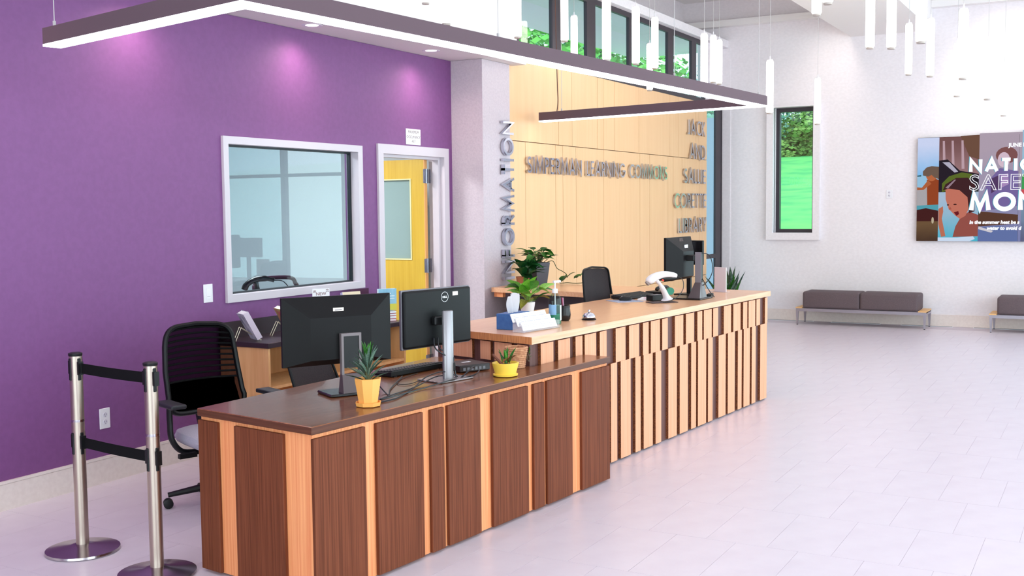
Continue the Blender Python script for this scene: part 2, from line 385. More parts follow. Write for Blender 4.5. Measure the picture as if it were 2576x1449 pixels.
# the office behind
off_w = M('office_wall', (206, 214, 216), .8)
b = BM(); box(b, 3.6, 9.25, 9.2, 9.3, 0, 3.0); struct('wall_office_back', b, off_w, 'pale office wall beyond the window')
b = BM(); box(b, 3.5, 3.6, WY+WT, 9.3, 0, 3.0); struct('wall_office_left', b, off_w)
b = BM(); box(b, 9.19, 9.29, WY+WT, 9.3, 0, 3.0); struct('wall_office_right', b, off_w)
b = BM(); box(b, 3.5, 9.3, WY+WT, 9.3, 2.95, 3.05); struct('ceiling_office', b, ceil_mat)
b = BM(); box(b, 3.5, 9.3, WY+WT, 9.3, -.1, -.002); struct('floor_office', b, M('office_carpet', (150, 150, 158), .9))

# ------------------------------------------------------------------ desks
dark_wood = M('dark_walnut', (98, 50, 31), .6, spec=.15, col2=(124, 67, 44), scale=(130, 130, 2.0), detail=5)
dark_top = M('dark_walnut_top', (108, 58, 32), .24, spec=.55, col2=(138, 82, 48), scale=(2.2, 60, 60), detail=5, coat=.15)
pale_wood = M('pale_bamboo', (244, 166, 112), .5, spec=.3, col2=(228, 136, 88), scale=(110, 110, 1.4), detail=4)
pale_front = M('pale_bamboo_panel', (236, 170, 134), .55, spec=.3, col2=(228, 157, 119), scale=(80, 80, 1.4), detail=4)
pale_top = M('pale_bamboo_top', (236, 184, 144), .28, col2=(228, 168, 124), scale=(2.5, 70, 70), detail=4, coat=.12)
brown_back = M('brown_backing', (106, 66, 60), .6, col2=(94, 57, 52), scale=(60, 60, 1.5))
strand_edge = M('strand_board_edge', (88, 38, 18), .6, col2=(148, 82, 40), scale=(130, 130, 130), detail=2)
edge_grain = M('bamboo_edge_grain', (222, 150, 94), .5, col2=(186, 112, 66), scale=(160, 160, 10))

def local_frame(o, e):
    u = (Vector(e) - Vector(o)).normalized(); th = math.atan2(u.y, u.x)
    def loc(p):
        d = Vector(p) - Vector(o); return (d.x*u.x + d.y*u.y, -d.x*u.y + d.y*u.x)
    return th, loc
# --- low dark desk
LA, LB = (3.531, 2.910), (6.026, 2.661)
thL, locL = local_frame(LA, LB)
low = thing('low_desk', 'low reception desk with dark walnut top and dark boards on pale bamboo', 'desk', (*LA, 0), thL)
LEN = 2.507; p0 = .02
lp = [locL(p) for p in (LA, LB, (6.045, 2.845), (5.452, 2.888), (5.585, 3.63), (3.646, 3.671))]
b = BM(); prism(b, lp, .725, .76); bevel(b, .003, 1); bmesh.ops.recalc_face_normals(b, faces=b.faces); b.normal_update()
for f in b.faces: f.material_index = 0 if f.normal.z > .3 else 1
obj('worktop', b, [dark_top, M('dark_walnut_edge', (84, 44, 28), .45, spec=.3, col2=(98, 54, 36), scale=(3, 3, 90))], low)
b = BM(); box(b, p0, LEN-.012, p0, p0+.03, .012, .722); obj('front_board', b, pale_wood, low)
el0, el1 = Vector((0, 0)), Vector(locL((3.646, 3.671))); ed = (el1-el0).normalized(); en = Vector((ed.y, -ed.x))   # inward normal (+u)
def end_poly(s0, s1, o0, o1): return [tuple(el0 + ed*s + en*o) for s, o in ((s0, o0), (s1, o0), (s1, o1), (s0, o1))]
b = BM(); prism(b, end_poly(.02, .765, .02, .05), .012, .722); obj('end_board', b, pale_wood, low)
b = BM(); box(b, LEN-.04, LEN-.012, .05, .165, .012, .722); obj('end_board', b, pale_wood, low)
b = BM(); box(b, .06, LEN-.03, .05, .07, 0, .05); prism(b, end_poly(.06, .7, .055, .075), 0, .05); obj('plinth', b, black_plastic, low)
for s0, s1 in ((.011, .331), (.405, .731), (.790, .890), (.922, 1.186), (1.292, 1.621), (1.676, 1.779), (1.810, 2.073), (2.180, 2.505)):
    b = BM(); box(b, s0, s1, 0.002, p0, .014, .706); bevel(b, .002, 1); obj('board', b, dark_wood, low)
for s0, s1 in ((.188, .512), (.631, .769)):
    b = BM(); prism(b, end_poly(s0, s1, .002, .02), .014, .707); bevel(b, .002, 1); obj('board', b, dark_wood, low)
b = BM(); lathe(b, [(.034, .757), (.034, .763), (.024, .764)], 20, *locL((4.877, 3.03))); obj('grommet', b, M('grommet_white', (214, 212, 222), .3), low, True)

# --- high pale counter with its return
HA, HB = (5.48, 2.905), (9.22, 2.612)
thH, locH = local_frame(HA, HB)
high = thing('high_counter', 'tall pale bamboo reception counter with two rows of slats', 'counter', (*HA, 0), thH)
hp = [locH(p) for p in ((5.447, 2.888), (9.252, 2.590), (9.425, 5.06), (8.757, 5.06), (8.40, 3.535), (5.662, 3.72))]
b = BM(); prism(b, hp, .886, .928); bmesh.ops.recalc_face_normals(b, faces=b.faces); b.normal_update()
for f in b.faces:
    c = f.calc_center_median()
    if abs(f.normal.z) < .5 and c.x < .25: f.material_index = 1
obj('worktop', b, [pale_top, edge_grain], high)
HL = 3.752
b = BM(); box(b, .0, HL, .016, .05, .004, .884); obj('front_board', b, brown_back, high)
he = Vector(locH((5.662, 3.72))) - Vector((-.03, 0)); hed = he.normalized(); hen = Vector((hed.y, -hed.x))
def hend(s0, s1, o0, o1): return [tuple(hed*s + hen*o + Vector((0.004, .004))) for s, o in ((s0, o0), (s1, o0), (s1, o1), (s0, o1))]
b = BM(); prism(b, hend(.016, .80, .012, .045), .004, .884); obj('end_board', b, brown_back, high)
b = BM(); box(b, HL-.03, HL, .05, .70, .004, .884); obj('end_board', b, brown_back, high)
def slat(poly, z0, z1, front_n):
    m = BM(); prism(m, poly, z0, z1); bmesh.ops.recalc_face_normals(m, faces=m.faces); m.normal_update()
    for f in m.faces: f.material_index = 0 if f.normal.dot(front_n) > .9 else 1
    obj('slat', m, [pale_front, strand_edge], high)
upr = [.089, .229, .283, .422, .488, .572, .6, .745, .792, .881, 1.004, 1.14, 1.191, 1.337, 1.395, 1.48, 1.514, 1.656, 1.693, 1.782, 1.9, 2.043, 2.088, 2.233, 2.292, 2.38, 2.411, 2.559, 2.588, 2.682, 2.798, 2.944, 2.992, 3.143, 3.199, 3.29, 3.319, 3.468, 3.495, 3.579, 3.695, 3.752]
lwr = [.79, .85, .877, .9, .935, 1.021, 1.072, 1.211, 1.281, 1.358, 1.403, 1.542, 1.587, 1.676, 1.792, 1.933, 1.982, 2.124, 2.182, 2.269, 2.306, 2.456, 2.493, 2.58, 2.695, 2.838, 2.883, 3.026, 3.09, 3.174, 3.216, 3.351, 3.395, 3.483, 3.589, 3.743]
FN = Vector((0, -1, 0))
for s0, s1 in zip(upr[::2], upr[1::2]): slat([(s0, -.004), (s1, -.004), (s1, .016), (s0, .016)], .656, .876, FN)
for s0, s1 in zip(lwr[::2], lwr[1::2]):
    if s0 > .92: slat([(s0, -.004), (s1, -.004), (s1, .016), (s0, .016)], .012, .6555, FN)
EN = Vector((-hen.x, -hen.y, 0))
for s0, s1 in ((.107, .02), (.292, .151), (.41, .323), (.749, .478)):
    a, c = min(s0, s1), max(s0, s1)
    if a < .05: a = .03
    slat(hend(a, c, -.006, .012), .766, .876, EN)
# return unit under the worktop
rl = [locH(p) for p in ((8.80, 4.98), (8.50, 3.62), (8.53, 3.62), (8.83, 4.98))]
cab_dark = M('dark_laminate', (58, 42, 48), .5)
b = BM(); prism(b, [locH(p) for p in ((8.84, 4.90), (8.56, 3.70), (9.28, 3.66), (9.36, 4.95))], .02, .884); rc = obj('return_cabinet', b, cab_dark, high)
b = BM(); prism(b, [locH(p) for p in ((8.585, 3.93), (8.552, 3.74), (8.562, 3.738), (8.595, 3.928))], .79, .815); obj('pull_strip', b, paper, rc)
b = BM(); prism(b, [locH(p) for p in ((8.78, 5.045), (8.755, 4.94), (8.79, 4.93), (8.815, 5.04))], .84, .885); obj('bracket', b, pale_wood, high)

# --- dark topped book cabinet on the purple wall
cab = thing('book_cabinet', 'open maple cabinet with dark top against the purple wall', 'cabinet', (5.6, 4.97, 0))
orange_ply = M('maple_ply', (240, 184, 126), .5, col2=(230, 170, 112), scale=(30, 30, 2))
CW, CD = 1.62, .44
b = BM(); box(b, -.012, CW+.012, -.015, CD, .735, .772); bevel(b, .004, 1); obj('worktop', b, M('dark_laminate_top', (54, 38, 46), .35), cab)
b = BM(); box(b, -.0, CW, CD-.02, CD, .772, .888); obj('backsplash', b, M('dark_laminate_splash', (44, 28, 36), .45), cab)
for x in (0, CW/2-.01, CW-.02):
    b = BM(); box(b, x, x+.02, 0, CD-.01, .09, .735); obj('side_panel', b, orange_ply, cab)
for x0, x1 in ((.02, CW/2-.01), (CW/2+.01, CW-.02)):
    for z in (.095, .45):
        b = BM(); box(b, x0, x1, .005, CD-.02, z, z+.02); obj('shelf', b, orange_ply, cab)
b = BM(); box(b, 0.02, CW-.02, CD-.02, CD-.01, .09, .735); obj('back_panel', b, orange_ply, cab)
b = BM(); box(b, .02, CW-.02, .05, CD-.01, 0, .09); obj('plinth', b, cab_dark, cab)

# ------------------------------------------------------------------ hanging lamp over the desks
lamp = thing('linear_pendant_lamp', 'long charcoal linear lamp with two arms hung above the desks', 'lamp')
BZ, BH, BW = 2.5, .092, .094
P1, P2, P3, P4 = Vector((3.79, 4.80)), Vector((3.43, 3.137)), Vector((9.36, 2.66)), Vector((9.76, 5.01))
def bar_poly(a, c, side, w, e0=None, e1=None):
    d = (c-a).normalized(); n = Vector((-d.y, d.x))*side
    return [tuple(a), tuple(c), tuple(c+n*w), tuple(a+n*w)]
def miter(a, c, d_):   # inner corner for path a-c-d offset to the left by BW
    u = (c-a).normalized(); v = (d_-c).normalized(); n1 = Vector((-u.y, u.x)); n2 = Vector((-v.y, v.x))
    t = (n1+n2).normalized(); return c + t*(BW/t.dot(n1))
n12 = (lambda d: Vector((-d.y, d.x)))((P2-P1).normalized()); n34 = (lambda d: Vector((-d.y, d.x)))((P4-P3).normalized())
q1, q2, q3, q4 = P1+n12*BW, miter(P1, P2, P3), miter(P2, P3, P4), P4+n34*BW
for poly in ((P1, P2, q2, q1), (P2, P3, q3, q2), (P3, P4, q4, q3)):
    pl = [tuple(p) for p in poly]
    b = BM(); prism(b, pl, BZ+.012, BZ+BH); h = obj('housing', b, lamp_body, lamp)
    cx = sum(p[0] for p in pl)/4; cy = sum(p[1] for p in pl)/4
    b = BM(); prism(b, pl, BZ, BZ+.0115); obj('diffuser', b, lamp_white, lamp)
for p in ((3.80, 4.72), (5.35, 3.03), (7.62, 2.85), (9.30, 2.72), (9.72, 4.80), (3.50, 3.20)):
    b = BM(); tube(b, [(p[0], p[1], BZ+BH-.002), (p[0], p[1], BZ+BH+.03)], .008, 8); tube(b, [(p[0], p[1], BZ+BH+.03), (p[0], p[1], 3.012 if p[1] > 4.97 else CZ)], .0025, 6)
    obj('suspension_cable', b, cord_mat, lamp)
b = BM(); tube(b, spline([(9.735, 4.86, BZ+BH), (9.74, 4.85, 2.7), (9.748, 4.86, 2.9), (9.74, 4.87, 3.6), (9.74, 4.87, CZ)]), .005, 6); obj('power_cord', b, M('power_cord_brown', (90, 52, 40), .6), lamp)

# ------------------------------------------------------------------ tube pendants
PEND = [(7.16, 4.69, 3.22), (6.15, 3.87, 2.85), (8.39, 4.56, 3.11), (8.98, 4.4, 3.14), (10.18, 4.88, 3.07), (8.15, 3.62, 2.82), (9.36, 3.87, 2.94), (11.55, 4.61, 2.94), (10.59, 4.17, 3.05), (10.45, 3.6, 2.82), (11.8, 3.96, 3.01), (12.61, 4.16, 3.08), (10.71, 3.02, 2.55), (8.24, 1.98, 3.04), (12.61, 3.01, 2.56), (7.37, 1.7, 2.96), (8.97, 1.74, 2.87), (8.63, 1.52, 2.81), (11.82, 1.91, 2.96), (7.64, 1.16, 2.7), (10.62, 1.53, 2.8), (11.52, 1.41, 2.69), (8.89, 1.05, 2.58), (10.65, 1.05, 2.57), (12.46, 1.07, 2.55)]
ORD = 'first second third fourth fifth sixth seventh eighth ninth tenth eleventh twelfth thirteenth fourteenth fifteenth sixteenth seventeenth eighteenth nineteenth twentieth twenty-first twenty-second twenty-third twenty-fourth twenty-fifth'.split()
PEND.sort(key=lambda p: project((p[0], p[1], p[2]+.26))[0])
PR, PL = .035, .53
b = BM(); lathe(b, [(PR*.7, .012), (PR, .022), (PR, PL-.03), (PR*.8, PL-.012)], 20); tube_me = mesh_of(b, tube_white, True)
b = BM(); lathe(b, [(PR*.78, 0), (PR*.82, .013)], 20); cap_me = mesh_of(b, M('pendant_cap', (176, 164, 156), .5), True)
b = BM(); lathe(b, [(PR*.8, PL-.012), (PR*.72, PL-.003), (.008, PL), (.004, PL+.03)], 16); top_me = mesh_of(b, white_plastic, True)
for i, p in enumerate(PEND):
    t = thing('tube_pendant', f'slim glowing white tube pendant, {ORD[i]} from the left', 'pendant lamp', p, 0, 'white tube pendants hung across the lobby')
    obj('tube', tube_me, None, t); obj('bottom_cap', cap_me, None, t); obj('top_cap', top_me, None, t)
    zc = 3.97 if 2.25 < p[1] < 3.31 else CZ
    b = BM(); tube(b, [(0, 0, PL+.03), (0, 0, zc-p[2])], .0022, 6); obj('cord', b, cord_mat, t)
# ceiling downlights in the soffit washing the purple wall
for i, (x, y, lb) in enumerate(((3.32, 5.23, None), (4.89, 5.23, None), (6.455, 5.226, 'round white downlight in the soffit, nearer the lamp corner'), (8.02, 5.205, 'round white downlight in the soffit, nearer the white pier'))):
    t = thing('downlight', lb or ('round white downlight in the soffit, leftmost' if i == 0 else 'round white downlight in the soffit, second from left'), 'downlight', (x, y, 3.012), 0, 'soffit downlights')
    b = BM(); lathe(b, [(.052, -.001), (.075, -.004), (.078, 0)], 28); obj('trim_ring', b, white_plastic, t, True)
    b = BM(); lathe(b, [(.050, -.0015), (.050, 0)], 24); obj('lens', b, emission('downlight_lens', (255, 232, 236), 2.0), t)
    light('downlight_beam', 'SPOT', (x, y, 2.985), (R(-4), 0, 0), 19, (1, .80, .74), spot_size=R(160), spot_blend=1.0, shadow_soft_size=.08)
for y, e in ((3.42, 42), (1.32, 70), (-.6, 42)):
    light('wall_washer', 'SPOT', (14.75, y, 4.55), (R(0), R(-32), 0), e, (1, .90, .80), spot_size=R(80), spot_blend=1.0, shadow_soft_size=.25)

# ------------------------------------------------------------------ stanchions
def stanchion(label, loc, clip_dir):
    t = thing('belt_stanchion', label, 'stanchion', (*loc, 0), 0, 'belt stanchions beside the low desk')
    b = BM(); lathe(b, [(.172, 0), (.176, .006), (.174, .016), (.12, .024), (.06, .033), (.034, .040)], 48); obj('base', b, steel_base, t, True)
    b = BM(); lathe(b, [(.0305, .038), (.0305, .968)], 28); post = obj('post', b, steel, t, True)
    b = BM(); lathe(b, [(.0310, .644), (.0312, .650), (.0310, .656)], 28); obj('seam_ring', b, steel_base, post, True)
    b = BM(); lathe(b, [(.0312, .966), (.033, .970), (.033, .979), (.024, .983)], 28); obj('cap', b, black_plastic, t, True)
    for zc in (.908, .545):
        for a in (clip_dir, clip_dir+PI/2, clip_dir+PI, clip_dir-PI/2):
            m = BM(); box(m, .027, .0335, -.009, .009, zc-.06, zc+.048); bevel(m, .003, 1)
            if a in (clip_dir, clip_dir+PI): box(m, .034, .046, -.013, .013, zc-.032, zc+.032)
            xf(m, Matrix.Rotation(a, 4, 'Z')); obj('belt_slot', m, black_plastic, t)
    return t
ST1, ST2 = (3.597, 4.413), (3.513, 3.815)
sd = math.atan2(ST2[1]-ST1[1], ST2[0]-ST1[0])
s1 = stanchion('steel belt stanchion standing nearer the purple wall', ST1, sd); s2 = stanchion('steel belt stanchion standing in front, nearer the low desk', ST2, sd)
dist = math.hypot(ST2[0]-ST1[0], ST2[1]-ST1[1])
for zc in (.908, .545):
    m = BM(); k = 8
    for i in range(k):
        x0, x1 = .05+(dist-.086)*i/k, .05+(dist-.086)*(i+1)/k
        s = lambda x: zc - .003*math.sin(PI*(x-.05)/(dist-.086))
        quadbox(m, [(x0, -.0012, s(x0)-.025), (x1, -.0012, s(x1)-.025), (x1, .0012, s(x1)-.025), (x0, .0012, s(x0)-.025), (x0, -.0012, s(x0)+.025), (x1, -.0012, s(x1)+.025), (x1, .0012, s(x1)+.025), (x0, .0012, s(x0)+.025)])
    xf(m, Matrix.Rotation(sd, 4, 'Z')); obj('belt', m, belt_mat, s1)

# ------------------------------------------------------------------ chairs (local: sitter faces -y)
def office_chair(label, loc, rot, seat_mat, seat_h=.47, back_top=1.02, arms=True, slats=True, bw=.46, group=None, name='office_chair'):
    t = thing(name, label, 'chair', (*loc, 0), rot, group)
    # seat
    b = BM(); n = 28; prof = [(.0, -.045), (.86, -.045), (.97, -.025), (1.0, 0), (.96, .025), (.84, .036), (0.02, .038)]
    rings = []
    for s, z in prof:
        rg = []
        for j in range(n):
            a = 2*PI*j/n; c, s_ = math.cos(a), math.sin(a); e = 2/3.6
            rg.append(b.verts.new((.255*s*abs(c)**e*(1 if c > 0 else -1), .245*s*abs(s_)**e*(1 if s_ > 0 else -1)-.02, seat_h+z-.02*max(0, -s_)*s)))
        rings.append(rg)
    for A, B_ in zip(rings, rings[1:]):
        for j in range(n): b.faces.new((A[j], A[(j+1) % n], B_[(j+1) % n], B_[j]))
    b.faces.new(rings[-1]); obj('seat', b, seat_mat, t, True)
    # back shell: curved, leaning
    z0 = seat_h+.10; H = back_top-z0
    def bp(u, v):      # u -1..1, v 0..1
        wdt = bw/2*(1.0 - .16*max(0, v-.25)**1.3 + (.04 if v < .2 else 0))
        return Vector((u*wdt, .235 + .10*v + .03*math.sin(v*PI) - .055*u*u*(1-.3*v), z0 + H*v - .02*u*u*v*v))
    b = BM(); per = []
    for k in range(40):
        a = 2*PI*k/40; c, s_ = math.cos(a), math.sin(a); e = 2/7 if slats else 2/14
        per.append(bp(abs(c)**e*(1 if c > 0 else -1), .5+.5*abs(s_)**e*(1 if s_ > 0 else -1)))
    tube(b, per, .019 if slats else .010, 8, closed=True, flat=.8); obj('back_frame', b, black_plastic, t, True)
    if slats:
        b = BM()
        for k in range(10):
            v = .36+.6*k/9
            tube(b, [bp(u/6*.95, v) + Vector((0, .002, 0)) for u in range(-6, 7)], .0105, 6, flat=.6)
        obj('back_ribs', b, black_fabric, t, True)
    net = glass('chair_mesh', (96, 84, 92), 1.1, .6) if slats else M('chair_mesh_solid', (40, 34, 38), .8, col2=(62, 50, 52), scale=(300, 300, 300))
    b = BM(); nu, nv = 10, 12; g = [[b.verts.new(bp(-.97+1.94*i/nu, .02+.96*j/nv)) for i in range(nu+1)] for j in range(nv+1)]
    for j in range(nv):
        for i in range(nu): b.faces.new((g[j][i], g[j][i+1], g[j+1][i+1], g[j+1][i]))
    obj('back_mesh', b, net, t, True)
    b = BM(); nu = 10
    v0, v1 = (.02, .36) if slats else (.0, .1)
    g = [[b.verts.new(bp(-.9+1.8*i/nu, v0+(v1-v0)*j/4) + Vector((0, .012 + .02*math.sin(PI*j/4), 0))) for i in range(nu+1)] for j in range(5)]
    for j in range(4):
        for i in range(nu): b.faces.new((g[j][i], g[j][i+1], g[j+1][i+1], g[j+1][i]))
    bmesh.ops.solidify(b, geom=list(b.faces), thickness=.02); obj('lumbar_pad', b, black_fabric, t, True)
    b = BM(); tube(b, spline([(0, .33, z0+.12), (0, .335, z0-.02), (0, .24, seat_h-.07), (0, .05, seat_h-.08)]), [.03]*19, 8, flat=.5); obj('back_bracket', b, black_plastic, t, True)
    if arms:
        for s in (-1, 1):
            b = BM(); tube(b, spline([(s*.10, .02, seat_h-.085), (s*.24, .02, seat_h-.075), (s*.305, .02, seat_h+.0), (s*.31, .03, seat_h+.10), (s*.31, .03, seat_h+.185)]), .021, 10, flat=.75); a = obj('armrest', b, black_plastic, t, True)
            b = BM(); box(b, s*.31-.045, s*.31+.045, -.10, .13, seat_h+.185, seat_h+.21); bevel(b, .011, 3); obj('arm_pad', b, M('arm_pad_dark', (36, 36, 42), .5), a, True)
    b = BM(); box(b, -.10, .10, -.10, .12, seat_h-.10, seat_h-.045); bevel(b, .01, 2); tube(b, [(-.10, -.02, seat_h-.075), (-.20, -.03, seat_h-.085)], .008, 8); box(b, -.29, -.19, -.045, -.015, seat_h-.10, seat_h-.075); obj('tilt_mechanism', b, black_plastic, t, True)
    b = BM(); lathe(b, [(.045, .09), (.045, .12), (.03, .125), (.03, .28), (.022, .285), (.022, seat_h-.09)], 16); obj('gas_column', b, black_plastic, t, True)
    for k in range(5):
        a = 2*PI*k/5 + .3
        b = BM(); tube(b, [(0, 0, .105), (.15, 0, .098), (.32, 0, .075)], [.034, .026, .018], 8, flat=.8); xf(b, Matrix.Rotation(a, 4, 'Z')); lg = obj('base_leg', b, black_plastic, t, True)
        b = BM()
        for s in (-1, 1): lathe(b, [(.006, s*.006), (.027, s*.007), (.027, s*.022), (.02, s*.024)], 14)
        xf(b, Matrix.Rotation(a, 4, 'Z') @ Matrix.Translation((.32, 0, .028)) @ Matrix.Rotation(PI/2, 4, 'X')); obj('caster', b, black_plastic, lg, True)
    return t
grey_seat = M('light_grey_upholstery', (176, 170, 182), .9, col2=(166, 160, 172), scale=(200, 200, 200))
office_chair('black mesh task chair with light grey seat beside the stanchions', (4.60, 4.42), R(-20), grey_seat, .40, 1.0)
office_chair('black mesh task chair behind the large monitor', (5.27, 4.06), R(6), black_fabric, .42, .98, arms=False, slats=False)
office_chair('black mesh chair tucked behind the tall counter', (8.21, 3.47), R(-6), black_fabric, .50, 1.165, arms=False, slats=False, bw=.46)

# ------------------------------------------------------------------ monitors (local: back towards -y, seen from there)
def taper_back(b, w, h, d0, d1, inset, zc, top_in):
    """shallow shell with a sloped back; front (screen) at +y"""
    hw, hh = w/2, h/2
    F = [(-hw, d0, zc-hh), (hw, d0, zc-hh), (hw, d0, zc+hh), (-hw, d0, zc+hh)]
    Mm = [(-hw, 0, zc-hh), (hw, 0, zc-hh), (hw, 0, zc+hh), (-hw, 0, zc+hh)]
    K = [(-hw+inset, -d1, zc-hh+.03), (hw-inset, -d1, zc-hh+.03), (hw-inset, -d1, zc+hh-top_in), (-hw+inset, -d1, zc+hh-top_in)]
    vs = [[b.verts.new(p) for p in L] for L in (F, Mm, K)]
    b.faces.new(vs[0]); b.faces.new(vs[2][::-1])
    for A, B_ in zip(vs, vs[1:]):
        for j in range(4): b.faces.new((A[j], A[(j+1) % 4], B_[(j+1) % 4], B_[j]))
monitor_shell = M('monitor_shell', (12, 9, 11), .5, spec=.2)
sticker_m = M('sticker', (236, 220, 208), .6)
# large monitor
t = thing('computer_monitor', 'large black monitor seen from behind beside the orange plant pot', 'monitor', (4.262, 3.335, .761), R(-30))
b = BM(); taper_back(b, .565, .335, .018, .048, .125, .312, .10); sh = obj('shell', b, monitor_shell, t)
b = BM(); box(b, -.275, .275, .0185, .0195, .155, .47); obj('screen', b, black_gloss, sh)
b = BM(); box(b, -.035, .02, -.0305, -.029, .403, .424); xf(b, Matrix.Translation((0, -.004, 0))); obj('asset_sticker', b, sticker_m, sh)
text('asset_print', '▬▬▬', .012, ink, sh, Matrix.Translation((-.008, -.0348, .410)) @ FACE_MY, 'CENTER')
b = BM(); ww = .052
box(b, .04-ww, .04-ww+.012, -.075, -.050, .10, .30); box(b, .04+ww-.012, .04+ww, -.075, -.050, .10, .30); box(b, .04-ww+.012, .04+ww-.012, -.075, -.05, .286, .30)
st = obj('stand_frame', b, M('stand_grey', (116, 104, 106), .4), t)
b = BM(); box(b, .04-ww+.012, .04+ww-.012, -.070, -.048, .13, .286); obj('stand_slider', b, black_plastic, st)
b = BM(); prism(b, [(.04-ww, -.08), (.04+ww, -.08), (.04+ww, -.04), (.04-ww, -.04)], .012, .012+.001); 
quadbox(b, [(.04-ww-.01, -.115, .014), (.04+ww+.01, -.115, .014), (.04+ww+.01, -.05, .014), (.04-ww-.01, -.05, .014), (.04-ww, -.078, .10), (.04+ww, -.078, .10), (.04+ww, -.05, .10), (.04-ww, -.05, .10)])
obj('stand_foot', b, M('stand_foot_dark', (84, 70, 72), .35), t)
b = BM(); box(b, -.09, .165, -.12, .06, 0, .014); bevel(b, .004, 1); obj('base_plate', b, black_gloss, t)
# second monitor
t2 = thing('computer_monitor', 'black monitor with round white logo and silver stand', 'monitor', (4.862, 3.15, .761), R(-12))
b = BM(); box(b, -.255, .255, -.004, .014, .172, .482); bevel(b, .006, 2); obj('bezel', b, M('monitor_edge_grey', (120, 116, 122), .35, .5), t2)
b = BM(); box(b, -.250, .250, -.022, .0, .178, .476); bevel(b, .014, 3); sh2 = obj('shell', b, M('monitor_shell_blue', (9, 9, 11), .5, spec=.22), t2, True)
b = BM(); box(b, -.248, .248, .0142, .015, .185, .474); obj('screen', b, black_gloss, sh2)
b = BM(); tube(b, [(.045+.026*math.cos(k*PI/16), -.0225, .432+.026*math.sin(k*PI/16)) for k in range(32)], .0011, 6, closed=True); obj('logo_ring', b, paper, sh2)
text('logo', 'DELL', .0155, paper, sh2, Matrix.Translation((.045, -.0226, .4265)) @ FACE_MY, 'CENTER', offset=.0004)
b = BM(); box(b, .105, .145, -.0229, -.0221, .435, .456); obj('asset_sticker', b, sticker_m, sh2)
b = BM(); box(b, -.06, .06, -.055, -.02, .29, .335); bevel(b, .006, 1); obj('mount', b, black_plastic, t2)
b = BM(); lathe(b, [(.036, .008), (.036, .36), (.031, .366)], 24, 0.0, -.085, sx=1.0, sy=.62); p_ = obj('stand_post', b, silver_paint, t2, True)
b = BM(); lathe(b, [(.008, .045), (.010, .05), (.010, .085), (.008, .09)], 10, .027, -.098); obj('cable_hole', b, black_plastic, p_)
b = BM(); box(b, -.12, .12, -.155, .03, 0, .009); bevel(b, .003, 1); obj('base_plate', b, M('silver_base', (150, 142, 144), .3, .6), t2)
b = BM()
for dx in (0, .03): tube(b, spline([(-.05+dx, -.03, .22), (-.075+dx, -.07, .17), (-.01+dx, -.10, .12), (.02, -.10, .09)]), .004, 6)
obj('rear_cable', b, cable_mat, t2, True)
# monitor at the tall counter
t3 = thing('computer_monitor', 'black monitor on tall stand upon the bamboo counter', 'monitor', (8.28, 3.06, .929), R(-3))
b = BM(); taper_back(b, .49, .34, .018, .085, .14, .315, .11); sh3 = obj('shell', b, monitor_shell, t3)
b = BM(); box(b, -.24, .24, .0185, .0195, .15, .475); obj('screen', b, black_gloss, sh3)
text('embossed_logo', 'DELL', .035, M('emboss_red', (110, 74, 70), .4), sh3, Matrix.Translation((0.0, -.024, .452)) @ FACE_MY, 'CENTER')
b = BM(); box(b, -.028, .032, -.066, -.060, .392, .425); obj('asset_sticker', b, paper, sh3)
b = BM(); box(b, -.05, .05, -.15, -.08, .30, .345); bevel(b, .006, 1); obj('mount', b, black_plastic, t3)
b = BM(); box(b, -.02, .02, -.20, -.15, .012, .365); bevel(b, .004, 1); p3 = obj('stand_post', b, black_plastic, t3)
b = BM(); box(b, -.026, -.0205, -.20, -.15, .012, .368); obj('stand_trim', b, silver_paint, p3)
b = BM(); quadbox(b, [(-.10, -.22, .01), (.05, -.22, .01), (.05, -.12, .01), (-.10, -.12, .01), (-.03, -.20, .13), (.03, -.20, .13), (.03, -.15, .13), (-.03, -.15, .13)]); obj('stand_foot', b, M('stand_foot_dark', 0), t3)
b = BM(); box(b, -.14, .12, -.24, .05, 0, .012); bevel(b, .003, 1); obj('base_plate', b, black_gloss, t3)
b = BM(); tube(b, spline([(.0, -.19, .36), (.05, -.24, .34), (.07, -.26, .24), (.03, -.25, .16), (.0, -.2, .1)]), .0035, 6); tube(b, spline([(.0, -.2, .16), (.03, -.25, .06), (.06, -.28, .012)]), .0035, 6)
obj('rear_cable', b, cable_mat, t3, True)
t = thing('slim_display', 'thin dark display standing edge-on behind the counter monitor', 'monitor', (8.60, 3.10, .929), R(72))
b = BM(); box(b, -.16, .16, -.012, .012, .25, .45); bevel(b, .004, 1); obj('shell', b, black_plastic, t)
b = BM(); box(b, -.15, .15, .0122, .013, .262, .44); obj('screen', b, black_gloss, t)
b = BM(); box(b, -.02, .02, -.03, -.012, .01, .40); box(b, -.09, .09, -.09, .07, 0, .01); obj('stand', b, black_plastic, t)

# ------------------------------------------------------------------ things on the low desk
DZ = .7605
def keyboard(label, loc, rot):
    t = thing('keyboard', label, 'keyboard', loc, rot)
    b = BM(); quadbox(b, [(-.225, -.075, 0.004), (.225, -.075, .004), (.225, .075, .004), (-.225, .075, .004), (-.225, -.075, .032), (.225, -.075, .032), (.225, .075, .015), (-.225, .075, .015)]); bevel(b, .003, 1); obj('case', b, black_plastic, t)
    b = BM()
    for r in range(6):
        for k in range(19):
            x, y = -.212+k*.0224, .058-r*.022; z = .0235 - (y)*.113
            box(b, x, x+.018, y-.017, y, z, z+.007)
    o = obj('keys', b, M('key_black', (34, 34, 38), .5), t); o['kind'] = 'stuff'
    b = BM()
    for s in (-1, 1): box(b, s*.19-.012, s*.19+.012, -.072, -.062, -.0, .006)
    obj('feet', b, black_plastic, t)
    return t
keyboard('black keyboard between the two desk monitors', (5.0, 3.42, DZ), R(-8))
